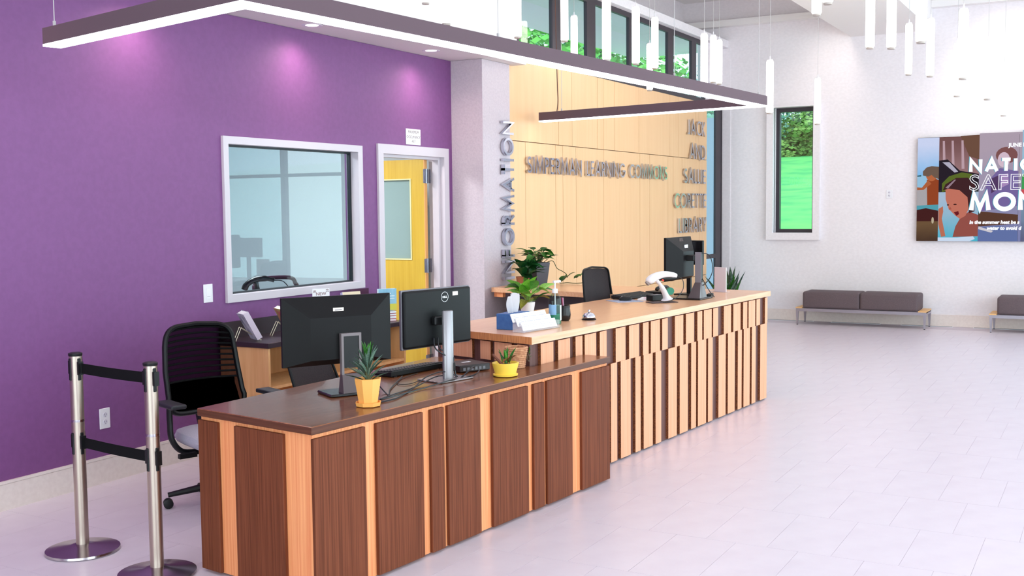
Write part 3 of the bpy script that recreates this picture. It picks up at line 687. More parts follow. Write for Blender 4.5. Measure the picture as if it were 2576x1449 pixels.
t = thing('mini_computer', 'flat black mini computer box with cables plugged in', 'computer', (5.19, 3.17, DZ), R(-25))
b = BM(); box(b, -.10, .10, -.095, .095, .003, .042); bevel(b, .004, 1); obj('case', b, M('computer_case', (38, 26, 28), .4), t)
b = BM(); box(b, -.02, .035, .0, .02, .0421, .0427); obj('label_sticker', b, paper, t)
b = BM()
for k in range(6): box(b, -.08+k*.026, -.064+k*.026, -.0965, -.095, .012, .028)
obj('ports', b, grey_plastic, t)
def wire(label, pts, r=.0032):
    b = BM(); tube(b, spline(pts, 5), r, 6); o = obj('cable', b, cable_mat, None, True); tag(o, label, 'cable', 'loose black cables on the low desk'); return o
z = DZ+.0045
wire('thin black cable looping from the grommet towards the plant pot', [(4.88, 3.03, z), (4.80, 3.10, z+.02), (4.55, 3.08, z), (4.30, 3.05, z), (4.18, 3.03, z), (4.22, 3.00, z+.006), (4.5, 3.02, z), (4.75, 3.0, z+.01), (4.87, 3.02, z)])
wire('black cable arcing over the silver monitor base', [(4.885, 3.035, z+.01), (4.80, 3.07, z+.045), (4.68, 3.10, z+.03), (4.50, 3.06, z), (4.25, 2.98, z), (4.12, 2.985, z)])
wire('black cable running from the big monitor behind the plant', [(4.36, 3.30, z+.09), (4.40, 3.22, z+.04), (4.35, 3.12, z), (4.30, 3.06, z), (4.45, 3.16, z), (4.8, 3.33, z+.004)])
wire('black cable from grommet to silver stand', [(4.88, 3.04, z), (4.876, 3.045, z+.04), (4.872, 3.052, z+.08), (4.868, 3.062, z+.10)], .004)
wire('black cable bundle from grommet into the mini computer', [(4.885, 3.02, z), (4.93, 3.0, z+.03), (5.0, 3.01, z+.045), (5.07, 3.045, z+.03)], .004)
wire('second black cable into the mini computer', [(4.885, 3.015, z), (4.95, 2.975, z+.012), (5.03, 2.99, z+.02), (5.095, 3.03, z+.025)], .0035)
wire('thin black mouse lead lying by the keyboard', [(4.95, 3.33, z), (4.75, 3.30, z), (4.60, 3.22, z), (4.62, 3.16, z), (4.75, 3.18, z)], .002)

# leaves as single pieces
def leaf_mesh(name, mat, width=.5, droop=.25, cup=.10, tip=1.0, nseg=6, heart=False):
    b = BM(); rows = []
    for i in range(nseg+1):
        t = i/nseg
        w = width/2*(math.sin(PI*min(1, t**(.6 if heart else .8)))**.8 if 0 < t < 1 else 0)*tip
        z = .15*t - droop*t*t
        if i in (0, nseg): rows.append([b.verts.new((t, 0, z))])
        else: rows.append([b.verts.new((t - (.05 if heart and i == 1 else 0), -w, z+cup*w)), b.verts.new((t, 0, z)), b.verts.new((t - (.05 if heart and i == 1 else 0), w, z+cup*w))])
    for A, B_ in zip(rows, rows[1:]):
        if len(A) == 1: b.faces.new((A[0], B_[1], B_[0])); b.faces.new((A[0], B_[2], B_[1]))
        elif len(B_) == 1: b.faces.new((A[0], A[1], B_[0])); b.faces.new((A[1], A[2], B_[0]))
        else: b.faces.new((A[0], A[1], B_[1], B_[0])); b.faces.new((A[1], A[2], B_[2], B_[1]))
    bmesh.ops.solidify(b, geom=list(b.faces), thickness=.006)
    me = mesh_of(b, mat, True); me.name = name; return me
def put_leaf(parent, me, p, yaw, pitch, size, roll=0.0):
    o = obj('leaf', me, None, parent, loc=p); o.rotation_euler = (roll, -pitch, yaw); o.scale = (size, size, size); return o
LV = {k: leaf_mesh('leaf', m, w, d, cu, heart=h) for k, m, w, d, cu, h in (('pd', leaf_dark, .62, .5, .25, True), ('pm', leaf_mid, .62, .45, .25, True), ('pl', leaf_light, .62, .35, .22, True), ('po', leaf_olive, .6, .5, .25, True), ('lance', leaf_dark, .36, .55, .3, False), ('spike', leaf_agave, .14, .12, .8, False), ('spikeg', leaf_mid, .17, .10, .8, False), ('aloe', leaf_mid, .2, .1, .9, False), ('dry', M('leaf_dry', (150, 96, 60), .6), .2, .2, .9, False))}
rnd = random.Random(3)
# orange pot with rosette succulent
t = thing('potted_succulent', 'spiky grey-green succulent in an orange octagonal pot with saucer', 'plant', (4.035, 2.99, DZ), .2)
orange_pot = M('orange_glaze', (252, 178, 92), .45)
b = BM(); lathe(b, [(.045, 0), (.058, .003), (.062, .02), (.056, .020), (.052, .008)], 8); obj('saucer', b, orange_pot, t)
b = BM(); lathe(b, [(.044, .008), (.064, .128), (.058, .130), (.054, .115), (.01, .112)], 8); obj('pot', b, orange_pot, t)
b = BM(); lathe(b, [(.053, .112), (.02, .119)], 8); obj('soil', b, soil, t)
b = BM(); tube(b, [(0, 0, .11), (0, 0, .22)], [.016, .010], 8); obj('stem', b, stem_mat, t)
for k in range(46):
    lv = k/45; a = k*2.39996; zz = .113+.105*lv; pt = R(18+62*lv+rnd.uniform(-6, 6)); L = .105-.02*lv+rnd.uniform(-.01, .01)
    put_leaf(t, LV['spikeg' if lv > .8 else 'spike'], (.012*math.cos(a), .012*math.sin(a), zz), a, pt, L)
# yellow bowl
t = thing('potted_aloe', 'small aloe and twigs in a low yellow bowl planter', 'plant', (5.09, 2.86, DZ), 0)
yel = M('yellow_glaze', (248, 204, 76), .45)
b = BM(); lathe(b, [(.05, 0), (.066, .004), (.068, .012), (.058, .014)], 32); obj('saucer', b, yel, t, True)
b = BM(); lathe(b, [(.056, .010), (.073, .072), (.066, .074), (.060, .062), (.01, .06)], 32); obj('bowl', b, yel, t, True)
b = BM(); lathe(b, [(.062, .058), (.02, .066)], 20); obj('soil', b, soil, t)
for k, (a, pt, L, kk, dx) in enumerate(((2.6, 55, .10, 'spike', -.02), (2.0, 75, .09, 'aloe', -.01), (-.4, 58, .10, 'aloe', .03), (.5, 42, .09, 'aloe', .035), (-.9, 70, .085, 'aloe', .02), (3.4, 62, .10, 'aloe', 0), (1.2, 80, .07, 'spike', .01), (-1.6, 52, .07, 'dry', .0), (-.6, 40, .08, 'dry', .03), (4.4, 48, .07, 'dry', -.03), (.2, 78, .095, 'spikeg', .02))):
    put_leaf(t, LV[kk], (dx, rnd.uniform(-.02, .02), .06), a, R(pt), L)
b = BM(); tube(b, [(-.03, 0, .062), (-.085, .03, .125)], [.009, .006], 7); obj('twig', b, M('twig_brown', (104, 56, 40), .8), t)
# coiled basket
t = thing('coiled_basket', 'small woven coil basket behind the yellow planter', 'basket', (5.385, 2.955, DZ), 0)
for k in range(11):
    r = .046+.016*(k/10)
    b = BM(); tube(b, [(r*math.cos(2*PI*j/28), r*math.sin(2*PI*j/28), .006+k*.0108) for j in range(28)], .0062, 6, closed=True); obj('coil', b, M('basket_straw', (214, 160, 120), .8, col2=(178, 116, 82), scale=(60, 60, 60)), t, True)
b = BM(); lathe(b, [(.045, .001), (.045, .006)], 24); obj('bottom', b, M('basket_straw', 0), t)
b = BM(); tube(b, spline([(.02, -.062, .085), (.045, -.058, .06), (.04, -.06, .035), (.015, -.062, .05), (.02, -.064, .075)]), .004, 6); obj('woven_figure', b, M('basket_dark', (86, 62, 46), .8), t, True)
for k in range(4): put_leaf(t, LV['aloe'], (.05+.01*k, -.045, .05+.012*k), -.8+.5*k, R(20+10*k), .03)

# ------------------------------------------------------------------ things on the tall counter
HZ = .9285
t = thing('tissue_box', 'blue cardboard tissue box with a white tissue pulled up', 'box', (5.838, 3.222, HZ), R(2))
b = BM(); box(b, -.117, .117, -.055, .055, 0, .095); bevel(b, .002, 1); obj('carton', b, M('blue_card', (52, 96, 156), .5, col2=(60, 106, 166), scale=(30, 30, 30)), t)
b = BM(); nu, nv = 14, 8; g = []
for j in range(nv+1):
    v = j/nv; row = []
    for i in range(nu+1):
        u = i/nu*2-1
        wdt = .046+.036*math.sin(v*PI*.6)
        row.append(b.verts.new((u*wdt-.01+.01*v, .016*math.sin(u*5+v*2)*(.6+.4*v)-.004, 0.093+.118*v*(1-.10*abs(u)**3) + .004*math.sin(u*9))))
    g.append(row)
for j in range(nv):
    for i in range(nu): b.faces.new((g[j][i], g[j][i+1], g[j+1][i+1], g[j+1][i]))
bmesh.ops.solidify(b, geom=list(b.faces), thickness=.0015); obj('tissue', b, paper, t, True)
# business card holder and cards
hold = thing('card_holder', 'clear tiered business card holder beside the tissue box', 'holder', (5.785, 3.05, HZ), R(-9))
acr = M('acrylic', (232, 228, 236), .15, alpha=.22)
b = BM()
for k in range(3): quadbox(b, [(-.175, -.055+.028*k, .0+.002), (.175, -.055+.028*k, .002), (.175, -.035+.028*k, .002), (-.175, -.035+.028*k, .002), (-.175, -.050+.028*k, .014+.022*k), (.175, -.050+.028*k, .014+.022*k), (.175, -.030+.028*k, .014+.022*k), (-.175, -.030+.028*k, .014+.022*k)])
obj('tiers', b, acr, hold)
for x_ in (-.178, .174):
    b = BM(); box(b, x_, x_+.004, -.06, .025, .002, .05); obj('side_plate', b, acr, hold)
cb = BM(); box(cb, -.041, .041, -.003, .003, 0, .052); card_me = mesh_of(cb, paper)
pb = BM()
for k, (x0, x1) in enumerate(((-.03, .012), (-.03, .026), (-.03, -.005))): box(pb, x0, x1, -.0036, -.003, .036-k*.011, .0385-k*.011)
print_me = mesh_of(pb, M('card_print', (186, 176, 196), .7))
cols = ['leftmost', 'second', 'third', 'rightmost']; rows_ = ['front', 'middle', 'back']
ch, sh_ = math.cos(R(-9)), math.sin(R(-9))
for r in range(3):
    for k in range(4):
        lx, ly_ = -.129+.086*k + (-.012*r), -.047+.028*r
        o = tag(obj('business_card_stack', card_me, None, None, loc=(5.785+lx*ch-ly_*sh_, 3.05+lx*sh_+ly_*ch, HZ+.012+.024*r), rot=(R(-24), 0, R(-9))), f'white business cards, {rows_[r]} row of the clear holder, {cols[k]}', 'cards', 'business cards in the holder')
        obj('print', print_me, None, o)
# hand sanitiser
t = thing('sanitizer_bottle', 'clear pump bottle of green hand sanitizer', 'bottle', (6.125, 3.08, HZ), R(-30))
pet = glass('clear_plastic', (222, 230, 226), 1.35); gel = M('green_gel', (70, 200, 160), .2, trans=.6)
b = BM(); lathe(b, [(.040, 0), (.043, .006), (.043, .13), (.040, .165), (.022, .195), (.014, .2)], 28, sx=1, sy=.68); obj('bottle', b, pet, t, True)
b = BM(); lathe(b, [(.038, .003), (.041, .008), (.041, .068)], 28, sx=1, sy=.66); obj('gel', b, gel, t, True)
b = BM(); lathe(b, [(.017, .196), (.018, .2), (.018, .222), (.009, .225), (.005, .226), (.005, .258), (.009, .26), (.009, .272)], 18); box(b, -.012, .04, -.008, .008, .262, .274); tube(b, [(0, 0, .02), (0, 0, .2)], .004, 8); obj('pump', b, white_plastic, t, True)
b = BM(); lathe(b, [(.0436, .025), (.0436, .12)], 28, sx=1, sy=.685, cap=False)
bmesh.ops.delete(b, geom=[f for f in b.faces if f.calc_center_median().x < .015], context='FACES'); obj('label', b, M('bottle_label', (206, 222, 222), .4), t)
b = BM(); lathe(b, [(.0437, .062), (.0437, .125)], 28, sx=1, sy=.685, cap=False)
bmesh.ops.delete(b, geom=[f for f in b.faces if f.calc_center_median().x > -.008], context='FACES'); obj('label', b, M('bottle_label_blue', (120, 160, 196), .4), t)
# black mug, bell
t = thing('pen_mug', 'round black glazed mug holding pens behind the sanitizer', 'mug', (6.345, 3.125, HZ), 0)
b = BM(); lathe(b, [(.030, 0), (.040, .012), (.043, .04), (.038, .08), (.040, .10), (.036, .10), (.034, .08), (.038, .04), (.02, .01)], 28); obj('cup', b, black_gloss, t, True)
for k, (dx, dy, m) in enumerate(((-.012, .01, (150, 60, 96)), (-.02, 0, (196, 120, 150)), (.01, .012, (30, 30, 40)))):
    b = BM(); tube(b, [(dx*.3, dy*.3, .015), (dx, dy, .15)], .004, 7); obj('pen', b, M('pen_%d' % k, m, .4), t)
t = thing('service_bell', 'shiny chrome service bell on the counter', 'bell', (6.455, 3.0, HZ), 0)
b = BM(); lathe(b, [(.047, 0), (.048, .006), (.042, .010)], 28); obj('base', b, M('bell_base', (40, 36, 40), .3, .8), t, True)
b = BM(); lathe(b, [(.042, .014), (.043, .017), (.040, .03), (.030, .041), (.016, .048), (.006, .05)], 28); obj('dome', b, chrome, t, True)
b = BM(); lathe(b, [(.004, .049), (.004, .058), (.009, .060), (.008, .065)], 14); obj('button', b, chrome, t, True)
# plant in white pot
t = thing('potted_philodendron', 'light green heart-leaf plant in a white pot on the counter', 'plant', (6.73, 3.60, HZ), 0)
b = BM(); lathe(b, [(.042, 0), (.052, .055), (.054, .075), (.049, .076), (.045, .06), (.01, .058)], 28); obj('pot', b, white_plastic, t, True)
b = BM(); lathe(b, [(.046, .056), (.01, .06)], 18); obj('soil', b, soil, t)
rnd = random.Random(11)
for k in range(26):
    a = k*2.4+rnd.uniform(-.3, .3); h = rnd.uniform(.0, .10); r = rnd.uniform(.03, .11)
    p = (r*math.cos(a), r*math.sin(a), .07+h)
    b = BM(); tube(b, spline([(0, 0, .058), (p[0]*.4, p[1]*.4, .07+h*.7), p], 3), .0022, 5); obj('stem', b, M('stem_green', (110, 140, 60), .6), t)
    kk = 'po' if h < .025 and rnd.random() < .6 else ('pl' if rnd.random() < .7 else 'pm')
    put_leaf(t, LV[kk], p, a+rnd.uniform(-.6, .6), R(rnd.uniform(-15, 60)), rnd.uniform(.10, .15), rnd.uniform(-.5, .5))
# dark pot pothos, trailing vine, leafy plant on the return
t = thing('potted_pothos', 'pothos in a dark grey tapered pot with a trailing vine', 'plant', (9.25, 4.83, HZ), 0)
b = BM(); lathe(b, [(.085, 0), (.115, .21), (.108, .212), (.10, .19), (.01, .188)], 4); xf(b, Matrix.Rotation(R(20), 4, 'Z')); obj('pot', b, M('charcoal_pot', (74, 72, 82), .5), t)
b = BM(); lathe(b, [(.10, .186), (.01, .192)], 4); xf(b, Matrix.Rotation(R(20), 4, 'Z')); obj('soil', b, soil, t)
for k in range(30):
    a = k*2.4; h = rnd.uniform(.02, .13); r = rnd.uniform(.03, .12); p = (r*math.cos(a), r*math.sin(a), .2+h)
    b = BM(); tube(b, spline([(r*.3*math.cos(a), r*.3*math.sin(a), .19), (p[0]*.7, p[1]*.7, .19+h*.7), p], 3), .003, 5); obj('stem', b, stem_mat, t)
    put_leaf(t, LV['pm' if k % 3 else 'pd'], p, a+rnd.uniform(-.5, .5), R(rnd.uniform(-20, 40)), rnd.uniform(.09, .12), rnd.uniform(-.4, .4))
vine = [(x_, y_*.6, z_) for x_, y_, z_ in [(.08, -.06, .2), (.12, -.16, .22), (.14, -.22, .15), (.16, -.30, .12), (.15, -.38, .09), (.13, -.36, .05), (.10, -.30, .012), (.12, -.42, .015), (.14, -.52, .01), (.16, -.62, .012), (.17, -.70, .02)]]
b = BM(); tube(b, spline(vine), .004, 6); obj('vine', b, stem_mat, t, True)
for k, (q, yw, pt) in enumerate((((.12, -.30, .03), -.4, 40), ((.10, -.34, .06), -2.2, 30), ((.14, -.40, .06), -1.6, 50), ((.16, -.50, .05), -1.2, 40), ((.15, -.56, .06), -2.4, 30), ((.17, -.62, .09), -1.0, 10), ((.18, -.68, .06), -1.5, 20), ((.17, -.72, .07), -2.0, 10), ((.16, -.70, .10), -.6, 20))):
    put_leaf(t, LV['pm' if k % 2 else 'pd'], (q[0], q[1]*.6, q[2]), yw, R(pt), .10, .3)
t = thing('potted_peace_lily', 'dense dark green leafy plant beside the steel lettering', 'plant', (9.0, 4.86, HZ), 0)
b = BM(); lathe(b, [(.05, 0), (.065, .09), (.06, .09), (.01, .08)], 20); obj('pot', b, M('terracotta', (160, 96, 62), .7), t, True)
for k in range(44):
    a = k*2.4+rnd.uniform(-.2, .2); lv = rnd.random(); p = (.03*math.cos(a)+lv*.05*math.cos(a), .03*math.sin(a)-.03, .07+.13*lv)
    if p[1] > .05 or math.sin(a) > .55: continue
    put_leaf(t, LV['lance' if k % 3 else 'pd'], p, a, R(rnd.uniform(5, 60)), rnd.uniform(.14, .215), rnd.uniform(-.4, .4))
# barcode scanner on its stand
t = thing('barcode_scanner', 'white handheld barcode scanner resting on a curved white stand', 'scanner', (7.86, 3.02, HZ), R(-42))
b = BM(); box(b, -.13, .09, -.06, .06, 0, .006); bevel(b, .002, 1); obj('base_mat', b, M('dark_mat', (64, 46, 52), .5), t)
b = BM(); tube(b, spline([(.024, 0, .022), (.018, 0, .04), (0, 0, .08), (-.03, 0, .13), (-.06, 0, .165), (-.075, 0, .18)], 4), [.062, .056, .048, .042, .037, .033, .031, .03, .029, .028, .027, .026, .02, .02, .02, .02, .02, .02, .02, .02, .02], 12, flat=.7); obj('stand', b, white_plastic, t, True)
b = BM(); tube(b, spline([(-.135, 0, .155), (-.12, 0, .172), (-.08, 0, .196), (-.02, 0, .212), (.04, 0, .212), (.10, 0, .200)], 4), [v*1.35 for v in (.02, .023, .026, .028, .029, .03, .03, .03, .029, .028, .027, .026, .025, .024, .023, .022, .021, .02, .02, .018, .016)], 12, flat=.8); hd = obj('scanner_body', b, white_plastic, t, True)
b = BM(); tube(b, [(-.148, 0, .146), (-.13, 0, .160)], [.019, .021], 12); obj('nose', b, M('scanner_grey', (150, 138, 134), .4), hd, True)
b = BM(); tube(b, spline([(-.05, 0, .185), (.0, 0, .182), (.06, 0, .178), (.09, 0, .185)], 3), .018, 10); obj('grip', b, black_plastic, hd, True)
b = BM(); tube(b, [(-.028, -.012, .176), (-.012, -.012, .168)], .007, 8); obj('trigger', b, M('red_trigger', (220, 60, 40), .4), hd, True)
b = BM(); tube(b, [(.045, -.02, .085), (.05, .02, .085)], .028, 16); obj('grip_knob', b, M('green_knob', (28, 120, 92), .5), t, True)
b = BM(); tube(b, spline([(.10, 0, .2), (.15, -.01, .17), (.15, -.02, .1), (.09, -.04, .04), (.0, -.06, .008), (-.04, -.062, .006)], 5), .003, 6); obj('lead', b, cable_mat, t, True)
# mouse, papers, odds and ends
t = thing('computer_mouse', 'black mouse on a grey mouse mat on the tall counter', 'mouse', (7.88, 3.35, HZ+.003), R(-40))
b = BM(); lathe(b, [(.030, 0), (.034, .006), (.031, .020), (.018, .031), (.004, .035)], 20, sx=1.6, sy=.95); obj('shell', b, black_plastic, t, True)
b = BM(); lathe(b, [(.007, .026), (.007, .034)], 10, -.03, 0); obj('wheel', b, grey_plastic, t)
b = BM(); box(b, -.12, .10, -.11, .10, 0, .003); o = obj('mouse_mat', b, M('mat_print', (176, 184, 204), .6, col2=(120, 130, 160), scale=(14, 14, 14)), None, loc=(7.86, 3.34, HZ-.0003), rot=(0, 0, R(-40))); tag(o, 'grey printed mouse mat under the counter mouse', 'mat')
keyboard('black keyboard behind the barcode scanner', (8.17, 3.40, HZ), R(172))
t = thing('receipt_printer', 'small black device box beside the scanner stand', 'device', (7.98, 3.14, HZ), R(-30))
b = BM(); box(b, -.06, .06, -.04, .04, .0, .045); bevel(b, .006, 2); obj('case', b, black_plastic, t); b = BM(); box(b, -.035, .035, -.03, .02, .0452, .049); obj('top_panel', b, grey_plastic, t)
t = thing('desk_phone', 'dark telephone handset lying under the counter monitor', 'telephone', (8.55, 3.33, HZ), R(-10))
b = BM(); box(b, -.09, .09, -.08, .08, .0, .03); bevel(b, .006, 2); obj('body', b, black_plastic, t); b = BM(); tube(b, spline([(-.09, -.03, .045), (-.06, -.03, .06), (.06, -.03, .06), (.09, -.03, .045)]), .016, 8); obj('handset', b, black_gloss, t, True)
b = BM(); box(b, -.10, .07, -.06, .06, 0, .012); o = obj('paper_stack', b, paper, None, loc=(8.06, 3.235, HZ), rot=(0, 0, R(10))); tag(o, 'white paper pile with magenta print beside the scanner', 'paper'); b = BM(); box(b, -.03, .01, -.03, .03, .0121, .0125); obj('print', b, M('magenta_print', (206, 52, 120), .6), o)
t = thing('power_adapter', 'black cable adapter lying right of the monitor stand', 'adapter', (8.46, 2.86, HZ), R(10))
b = BM(); box(b, -.06, .06, -.02, .02, 0, .028); bevel(b, .005, 2); obj('body', b, black_plastic, t); b = BM(); tube(b, spline([(-.06, 0, .014), (-.12, .02, .006), (-.2, .05, .006), (-.26, .03, .006)]), .004, 6); obj('lead', b, cable_mat, t, True)
t = thing('sign_holder', 'upright acrylic sign holder at the far end of the counter', 'sign', (8.995, 2.95, HZ), R(62))
b = BM(); box(b, -.07, .07, -.004, .004, .0, .21); obj('sheet', b, M('sign_sheet', (226, 214, 220), .3), t); b = BM(); box(b, -.07, .07, -.04, .04, 0, .004); obj('foot', b, acr, t)

# ------------------------------------------------------------------ display on the book cabinet
CT = .773
def easel_book(label, loc, rot, cover, spine_c, h=.21, w=.15, th=.03, lean=24):
    t = thing('display_book', label, 'book', loc, rot)
    mt = Matrix.Translation((0, -.02, .012+th*math.sin(R(lean))+.002)) @ Matrix.Rotation(R(-lean), 4, 'X')
    b = BM(); box(b, -w/2, w/2, 0, th, 0, h); xf(b, mt); bk = obj('book_block', b, paper, t)
    b = BM(); box(b, -w/2-.002, w/2+.002, -.002, 0, -.002, h+.002); box(b, -w/2-.002, w/2+.002, th, th+.002, -.002, h+.002); xf(b, mt); obj('cover', b, cover, bk)
    b = BM(); box(b, -w/2-.004, -w/2-.002, -.002, th+.002, -.002, h+.002); xf(b, mt); obj('spine', b, spine_c, bk)
    b = BM(); tx = math.sin(R(lean))
    for s in (-.02, .02): tube(b, [(s, .02+th+h*.55*tx, h*.5), (s, .15, .002)], .0022, 6); tube(b, [(s, -.03, .012), (s, -.03, .004), (s, .02+th+h*.55*tx, h*.5)], .0022, 6)
    tube(b, [(-.02, .15, .002), (.02, .15, .002)], .0022, 6)
    obj('wire_easel', b, M('easel_wire', (226, 214, 186), .3, .8), t, True)
    return t
photo_cov = M('cover_photo_grey', (212, 214, 222), .35, col2=(80, 88, 112), scale=(16, 16, 10), detail=4, lo=.45, hi=.7)
easel_book('hardback with grey photo cover on wire easel, nearest the chair', (5.66, 5.13, CT), R(62), photo_cov, M('spine_pale', (206, 190, 204), .4), .20, .13, .035, 28)
easel_book('red and green cookbook on wire easel, half hidden by the monitor', (6.06, 5.16, CT), R(62), M('cover_fruit', (226, 108, 110), .4, col2=(200, 206, 120), scale=(30, 30, 30)), M('spine_pink', (222, 120, 130), .4), .20, .13, .03, 28)
t = thing('new_books_sign', 'small white NEW BOOKS sign standing on the cabinet', 'sign', (6.393, 5.15, CT), R(-35))
b = BM(); box(b, -.065, .065, -.002, .002, .19, .306); sg = obj('card', b, paper, t); b = BM(); tube(b, [(0, .004, .0), (0, .004, .21)], .004, 6); box(b, -.03, .03, -.02, .03, 0, .003); obj('stand', b, acr, t)
red_ink = M('dark_red_ink', (112, 28, 46), .6)
text('lettering', 'NEW', .034, red_ink, sg, Matrix.Translation((0, -.0022, .256)) @ FACE_MY, 'CENTER'); text('lettering', 'BOOKS', .034, red_ink, sg, Matrix.Translation((0, -.0022, .217)) @ FACE_MY, 'CENTER')
b = BM()
for s, zz in ((-1, .289), (-1, .281), (1, .295), (1, .283)):
    tube(b, spline([(s*.058, -.003, zz-.002), (s*.050, -.003, zz+.004), (s*.045, -.003, zz), (s*.038, -.003, zz+.004)], 3), .0016, 5)
obj('squiggle', b, red_ink, sg)
easel_book('cream covered book showing its top edge above the monitor', (6.80, 5.16, CT), R(-25), M('cover_cream', (226, 208, 176), .4), M('spine_lilac', (190, 180, 210), .4), .235, .15, .03, 14)
t = thing('magazine_rack', 'dark smoky acrylic rack behind the cream book', 'rack', (7.10, 5.30, CT), R(-10))
b = BM(); box(b, -.10, .10, .03, .035, 0, .25); quadbox(b, [(-.10, -.05, .0), (.10, -.05, 0), (.10, .03, 0), (-.10, .03, 0), (-.10, -.05, .006), (.10, -.05, .006), (.10, .03, .006), (-.10, .03, .006)]); box(b, -.10, .10, -.055, -.05, 0, .10); obj('panels', b, M('smoked_acrylic', (84, 44, 70), .2), t)
t = thing('upright_book', 'blue jacketed book standing right of the large monitor', 'book', (7.155, 5.10, CT+.083), R(-32))
b = BM(); box(b, -.075, .075, -.014, .014, 0, .17); obj('book_block', b, paper, t)
cv = M('cover_blue', (120, 176, 204), .35, col2=(150, 196, 216), scale=(20, 20, 5))
b = BM(); box(b, -.077, .077, -.0165, -.0145, -.001, .171); box(b, -.077, .077, .0145, .0165, -.001, .171); cvo = obj('cover', b, cv, t)
b = BM(); box(b, -.077, .077, -.0169, -.0165, .0, .05); obj('cover_band', b, M('band_yellow', (214, 204, 70), .4), cvo); b = BM(); box(b, -.05, .06, -.0172, -.0166, .09, .095); box(b, -.05, .06, -.0172, -.0166, .11, .115); box(b, -.05, .03, -.0172, -.0166, .13, .136); obj('cover_print', b, paper, cvo)
for k in range(4):
    c = ((214, 90, 110), (236, 226, 232), (200, 60, 80), (168, 190, 206))[k]
    b = BM(); box(b, -.08+.004*k, .08-.003*k, -.055, .055, 0, .018); o = obj('stacked_book', b, M('book_stack_%d' % k, c, .5), None, loc=(7.12, 5.10, CT+.0205*k), rot=(0, 0, R(-35+5*k)))
    tag(o, ('pink', 'white', 'red', 'pale blue')[k] + ' book lying in the stack under the blue book', 'book', 'books stacked flat on the cabinet')
    b = BM(); box(b, -.076, .076, -.0555, -.055, .003, .015); obj('page_edge', b, paper, o)

# ------------------------------------------------------------------ stand-off metal lettering (own stroke alphabet)
def arc(cx, cy, rx, ry, a0, a1, n=14): return [(cx+rx*math.cos(R(a0+(a1-a0)*i/n)), cy+ry*math.sin(R(a0+(a1-a0)*i/n))) for i in range(n+1)]
ALPHA = {
 'A': (.80, [[(.05, 0), (.40, .97), (.75, 0)], [(.17, .30), (.63, .30)]]),
 'B': (.55, [[(.06, 0), (.06, 1)], [(.06, .94), (.24, .94)] + arc(.26, .73, .19, .21, 90, -90)[1:] + [(.06, .52)], [(.06, .52), (.28, .52)] + arc(.28, .29, .22, .23, 90, -90)[1:] + [(.06, .06)]]),
 'C': (.80, [arc(.50, .5, .44, .44, 48, 312, 24)]),
 'D': (.78, [[(.06, 0), (.06, 1)], [(.06, .94), (.26, .94)] + arc(.28, .5, .44, .44, 90, -90, 20)[1:] + [(.06, .06)]]),
 'E': (.50, [[(.06, 0), (.06, 1)], [(.06, .94), (.46, .94)], [(.06, .52), (.44, .52)], [(.06, .06), (.46, .06)]]),
 'F': (.48, [[(.06, 0), (.06, 1)], [(.06, .94), (.45, .94)], [(.06, .52), (.43, .52)]]),
 'G': (.96, [arc(.50, .5, .44, .44, 42, 352, 26), [(.52, .46), (.95, .46)]]),
 'H': (.74, [[(.06, 0), (.06, 1)], [(.68, 0), (.68, 1)], [(.06, .52), (.68, .52)]]),
 'I': (.14, [[(.07, 0), (.07, 1)]]),
 'J': (.34, [[(.27, 1), (.27, .18)] + arc(.13, .16, .14, .12, 0, -130, 8)]),
 'K': (.60, [[(.06, 0), (.06, 1)], [(.54, .98), (.10, .50)], [(.10, .52), (.58, .02)]]),
 'L': (.44, [[(.06, 1), (.06, .06)], [(.0, .06), (.42, .06)]]),
 'M': (.98, [[(.06, 0), (.18, .97), (.49, .10), (.80, .97), (.92, 0)]]),
 'N': (.76, [[(.06, 0), (.06, .97), (.70, .03), (.70, 1)]]),
 'O': (1.0, [arc(.5, .5, .44, .44, 0, 360, 30)]),
 'P': (.52, [[(.06, 0), (.06, 1)], [(.06, .94), (.24, .94)] + arc(.25, .70, .22, .24, 90, -90)[1:] + [(.06, .46)]]),
 'R': (.56, [[(.06, 0), (.06, 1)], [(.06, .94), (.24, .94)] + arc(.25, .70, .22, .24, 90, -90)[1:] + [(.06, .46)], [(.22, .46), (.53, .02)]]),
 'S': (.56, [arc(.28, .73, .20, .21, 35, 235, 14) + [(.30, .52)] + arc(.27, .275, .22, .215, 60, -150, 16)]),
 'T': (.56, [[(.28, 0), (.28, 1)], [(.0, .94), (.56, .94)]]),
 'Y': (.62, [[(.04, 1), (.31, .5), (.58, 1)], [(.31, .52), (.31, 0)]]),
}
